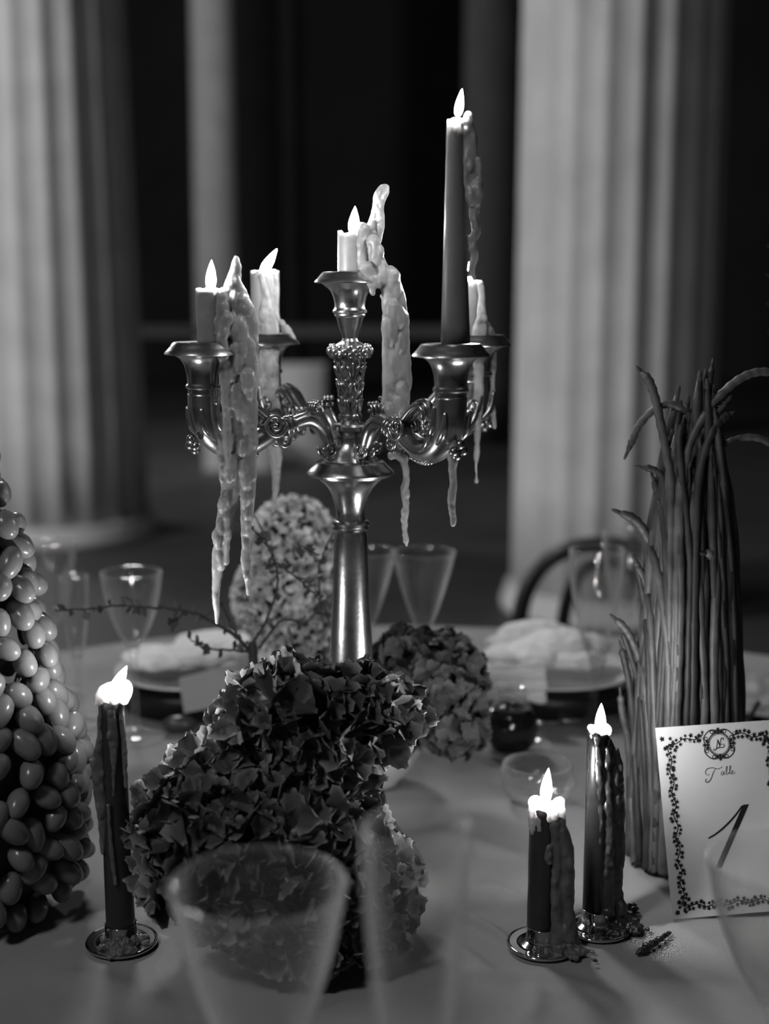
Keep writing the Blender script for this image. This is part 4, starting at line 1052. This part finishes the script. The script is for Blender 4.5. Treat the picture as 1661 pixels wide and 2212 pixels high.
traced_bean([(1462, 1400), (1464, 1160), (1472, 1040), (1490, 990), (1512, 955), (1528, 926)], 12, 'bean')
traced_bean([(1500, 1300), (1508, 1050), (1535, 940), (1560, 905), (1575, 896)], 11, 'bean_dark')
traced_bean([(1515, 1200), (1520, 980), (1528, 880), (1535, 815), (1538, 792)], 7, 'bean_dark', back=0.0)
traced_bean([(1490, 1200), (1470, 1000), (1468, 940), (1474, 915)], 9, 'bean_dark')
traced_bean([(1560, 1560), (1556, 1360), (1550, 1240), (1538, 1200), (1524, 1196)], 12, 'bean')
obj('string', MB().tube([Vector((bc.x + 107*mpp(bc)*math.cos(a), bY + 95*mpp(bc)*math.sin(a), TZ + .10)) for a in [2*PI*i/40 for i in range(41)]], .0015, 6), 'string', bn)
# loose bean end beyond the bundle
pl = at(1618, 1556, 1.25); lo = thing('bean_offcut', on_table(1640, 1610), 'short dark bean end sticking up beyond the number card', 'bean')
bp_ = [at(x, y, lo.location.y) for x, y in ((1615, 1612), (1618, 1560), (1628, 1535), (1640, 1515))]
obj('bean', MB().tube([Vector(q) for q in spline([tuple(q) for q in bp_], 4)], [.0028]*13, 8), 'bean_dark', lo)

# ================================================================== GLASSWARE
def glass_profile(h, rim, bowl_h, bulge, foot, stem_r=.0035, t=.0012, curve=1.0):
    zb = h - bowl_h
    outer = [(.0008, .0005), (foot*.96, .0005), (foot, .0014), (foot*.97, .0024), (foot*.5, .0045), (stem_r*2, .009), (stem_r*1.15, .02), (stem_r, zb*.55), (stem_r*1.1, zb - .012), (stem_r*1.9, zb - .003)]
    n = 12; bowl = []
    for i in range(n + 1):
        u = i/n; r = stem_r*1.9 + (rim - stem_r*1.9)*(bulge*(1 - (1-u)**2.6) + (1 - bulge)*u**curve)
        bowl.append((r, zb + bowl_h*u))
    inner = [(max(.0008, r - t), z + (t if i == 0 else 0)) for i, (r, z) in enumerate(bowl)]
    inner[0] = (.0008, zb + .004)
    return outer + bowl + [(rim - t*.5, h + .0006)] + list(reversed(inner))
def glass(name, label, loc, h, rim, bowl_h, bulge, foot, curve=1.0, group=None, water=None, facets=0):
    o = thing(name, loc, label, 'glass', group)
    pr = glass_profile(h, rim, bowl_h, bulge, foot, curve=curve)
    split = 10
    fn = (lambda a, z: 1 + .03*abs(math.sin(facets*a/2))) if facets else None
    obj('stem_and_foot', MB().lathe(pr[:split + 1], 40, loc), 'glass', o)
    obj('bowl', MB().lathe(pr[split:], 48, loc, fn=fn), 'glass', o)
    return o
def foot_at(px, py): return on_table(px, py)
def under(px, py, Y): q = at(px, py, Y); return Vector((q.x, Y, TZ))
# near, out of focus
glass('goblet', 'large flared goblet blurred in the front below the dark hydrangea', under(557, 1845, .60), .221, .0425, .105, .55, .036, 1.1)
glass('champagne_flute', 'tall clear flute blurred in the front between hydrangea and shorter taper', under(898, 1722, .545), .272, .0235, .135, .75, .032, .8)
glass('goblet', 'clear goblet blurred in front of the number card', under(1695, 1712, .685), .195, .040, .085, .6, .036, 1.1)
# beyond the flowers
glass('goblet', 'clear goblet standing behind the left taper flame', under(283, 1232, 1.45), .190, .034, .085, .7, .034)
glass('champagne_flute', 'slim clear flute between the grapes and the left goblet', under(160, 1262, 1.50), .175, .0165, .095, .85, .028)
glass('goblet', 'clear goblet half hidden behind the grapes', under(112, 1250, 1.60), .195, .030, .10, .8, .034)
glass('goblet', 'flared goblet just beside the candelabra stem on its right side', under(915, 1205, 1.50), .203, .037, .095, .35, .034, 1.2)
glass('goblet', 'flared goblet mostly hidden behind the candelabra stem', under(790, 1215, 1.52), .200, .036, .095, .35, .034, 1.2)
glass('cut_glass_goblet', 'cut glass goblet in front of the bentwood chair back', under(1290, 1192, 1.50), .206, .031, .125, .8, .034, facets=18)
glass('goblet', 'clear goblet tucked against the beans beside the cut glass', under(1350, 1200, 1.62), .205, .029, .12, .6, .034)
# low clear bowl and the dark carafe on its saucer
p = on_table(1160, 1728); lb = thing('glass_bowl', p, 'low clear glass bowl behind the shorter taper flame', 'bowl')
obj('bowl_body', MB().lathe([(.0008, .0006), (.020, .0006), (.030, .006), (.036, .018), (.037, .028), (.034, .038), (.0325, .0385), (.0332, .036), (.0355, .028), (.0345, .018), (.029, .008), (.0008, .004)], 40, p), 'glass', lb)
p = on_table(1102, 1622); ca = thing('round_carafe', p, 'small round glass carafe of dark liquid standing on a saucer', 'carafe')
kc = mpp(p)
obj('body', MB().lathe([(.0008, .0045), (.020, .0045), (.0275, .012), (.0305, .026), (.0280, .040), (.020, .051), (.0008, .056)], 36, p), 'liquid', ca)
obj('neck', MB().lathe([(.022, .0508), (.0165, .056), (.0145, .064), (.0155, .070), (.0150, .0705), (.0137, .064), (.0155, .056), (.021, .0502)], 36, p), 'glass', ca)
sa = thing('glass_saucer', p, 'small clear saucer under the round dark carafe', 'saucer')
obj('dish', MB().lathe([(.0008, .0006), (.030, .0006), (.044, .006), (.0455, .0075), (.044, .0075), (.030, .003), (.0008, .003)], 44, p), 'glass', sa)
# white bowl under the second hydrangea
p = on_table(806, 1690); wb = thing('white_bowl', p, 'white porcelain bowl half hidden behind the dark hydrangea', 'bowl')
kb = mpp(p)
obj('bowl_body', MB().lathe([(.0008, .0008), (.026, .0008), (.027, .005), (.040, .018), (.050, .036), (.0545, .050), (.0535, .0505), (.0485, .037), (.038, .020), (.024, .009), (.0008, .008)], 48, p), 'porcelain', wb)
# small dark fruit on the cloth
p = on_table(388, 1582); fr = thing('small_fruit', p, 'small dark oval fruit lying on the cloth beside the dark hydrangea', 'fruit')
obj('fruit_body', MB().lathe([(.0006, -.019), (.006, -.0165), (.0095, -.009), (.010, 0), (.009, .009), (.0055, .016), (.002, .019), (.0006, .0205)], 18), 'fruit', fr)
fr.children[0].rotation_euler = (0, PI/2, .2); fr.children[0].location = (0, 0, .0101)
for v in fr.children[0].data.vertices: v.co += fr.location

# ================================================================== PLACE SETTINGS
def setting(px, py, tag_, rpl=.098):
    c = on_table(px, py); 
    bl = thing('under_plate', c, 'deep black under plate at the %s place' % tag_, 'plate')
    obj('plate_body', MB().lathe([(.0008, .001), (.085, .001), (.092, .004), (.0955, .020), (.096, .0295), (.093, .0300), (.089, .012), (.0008, .010)], 56, c), 'black_plate', bl)
    pl = thing('dinner_plate', c + Vector((0, 0, .030)), 'white dinner plate at the %s place' % tag_, 'plate')
    z = .0305
    obj('plate_body', MB().lathe([(.0008, z), (.06, z), (.066, z + .001), (rpl - .002, z + .010), (rpl, z + .012), (rpl - .002, z + .0125), (.066, z + .004), (.0008, z + .003)], 64, c), 'porcelain', pl)
    return c
def napkin(c, label, lobes, hang=None, seed=1):
    o = thing('napkin', c + Vector((0, 0, .046)), label, 'napkin')
    mb = MB()
    for (dx, dy, dz, sx, sy, sz, rz) in lobes:
        mb.ball(c + Vector((dx, dy, .049 + dz)), 1.0, 16, 10, (sx, sy, sz), Matrix.Rotation(rz, 3, 'Z'))
    if hang:
        (a, b, c2, d) = hang
        mid = [(a + (d - a)*i/3, b + (c2 - b)*i/3) for i in range(4)]
        for (l, r_) in mid:
            mb.tube([l, l.lerp(r_, .33) + Vector((0, -.002, 0)), l.lerp(r_, .66), r_], .0032, 8)
        vs = [a, b, c2, d]; vs = vs + [v + Vector((0, .003, 0)) for v in vs]
        mb.add(vs, [(0, 1, 2, 3), (7, 6, 5, 4), (0, 4, 5, 1), (1, 5, 6, 2), (2, 6, 7, 3), (3, 7, 4, 0)])
    fused('cloth', mb, 'napkin', o, .0016, 3, lump=.003, lump_scale=45)
    return o
cR = setting(1195, 1512, 'right far')
Yn = cR.y
napkin(cR, 'white napkin folded in soft rolls on the right far plate',
       [(-.030, -.02, .014, .030, .045, .016, .3), (.004, .0, .020, .045, .035, .020, -.1), (.040, .015, .014, .032, .035, .016, -.4), (-.055, .03, .018, .030, .018, .012, .5), (-.020, .035, .026, .050, .020, .016, 0), (.02, -.035, .010, .040, .022, .012, .1), (-.062, -.01, .010, .026, .03, .012, 0)],
       hang=(at(1052, 1440, Yn - .092), at(1182, 1432, Yn - .092), at(1180, 1514, Yn - .1), at(1046, 1508, Yn - .1)))
cL = setting(425, 1512, 'left far')
Yl = cL.y
napkin(cL, 'white napkin folded on the left far plate',
       [(-.045, -.01, .008, .045, .05, .010, .2), (.01, .0, .012, .05, .05, .014, -.1), (.045, .0, .018, .035, .04, .016, .3), (.02, .03, .018, .05, .03, .012, 0)], seed=2)
o = thing('place_card', at(390, 1536, Yl - .11).xy.to_3d() + Vector((0, 0, TZ)), 'plain grey folded card leaning on the left far plate', 'card')
a, b, c2, d = at(386, 1466, Yl - .100), at(542, 1424, Yl - .085), at(552, 1508, Yl - .100), at(398, 1541, Yl - .115)
vs = [a, b, c2, d] + [v + Vector((0, .0012, 0)) for v in (a, b, c2, d)]
obj('card_sheet', MB().add(vs, [(0, 1, 2, 3), (7, 6, 5, 4), (0, 4, 5, 1), (1, 5, 6, 2), (2, 6, 7, 3), (3, 7, 4, 0)]), 'tent', o, smooth=False)
# third place at the frame edge behind the card
cE = on_table(1690, 1530); 
pl = thing('patterned_plate', cE, 'pale plate with a dark marbled pattern at the frame edge beyond the beans', 'plate')
M['marbled'] = mat('marbled_glaze', 0.40, 0.3, noise_amt=.6, noise_scale=45)
obj('plate_body', MB().lathe([(.0008, .001), (.05, .001), (.088, .014), (.090, .016), (.088, .0165), (.05, .005), (.0008, .004)], 48, cE), 'marbled', pl)
# spoon beside the right plate
sp = on_table(1215, 1566); so = thing('spoon', sp, 'silver spoon lying in front of the right far plate', 'spoon')
pts = [on_table(x, y, .006) for x, y in ((1130, 1560), (1160, 1562), (1190, 1562), (1215, 1558))]
obj('handle', MB().tube([Vector(q) for q in spline([tuple(q) for q in pts], 4)], [.0022]*13, 8, 1.0), 'steel', so)
ctr = on_table(1238, 1552, .006)
obj('spoon_bowl', MB().ball(ctr, .019, 16, 8, (1.1, .75, .22), Matrix.Rotation(.3, 3, 'Z')), 'steel', so)
# tall leafy sprig at the frame edge
lp = under(1720, 1300, 1.35); sg = thing('leafy_sprig', lp, 'tall thin sprig of small leaves at the frame edge', 'plant')
sx_ = [at(1688 + 6*math.sin(i*.7), 1600 - i*62, 1.35) for i in range(20)]; sx_[0].z = TZ + .002
obj('stem', MB().tube(sx_, .0014, 6), 'twig', sg)
lfm = with_mat(leafm.mesh('leaf'), 'bean')
for i in range(6, 20):
    for s in (-1, 1):
        l = bpy.data.objects.new('leaf', lfm); C.objects.link(l); l.parent = sg
        l.matrix_local = Matrix.Translation(sx_[i] - lp) @ Matrix.Rotation(-.5*s, 4, 'Y') @ Matrix.Rotation(0 if s > 0 else PI, 4, 'Z') @ Matrix.Scale(.0165, 4)
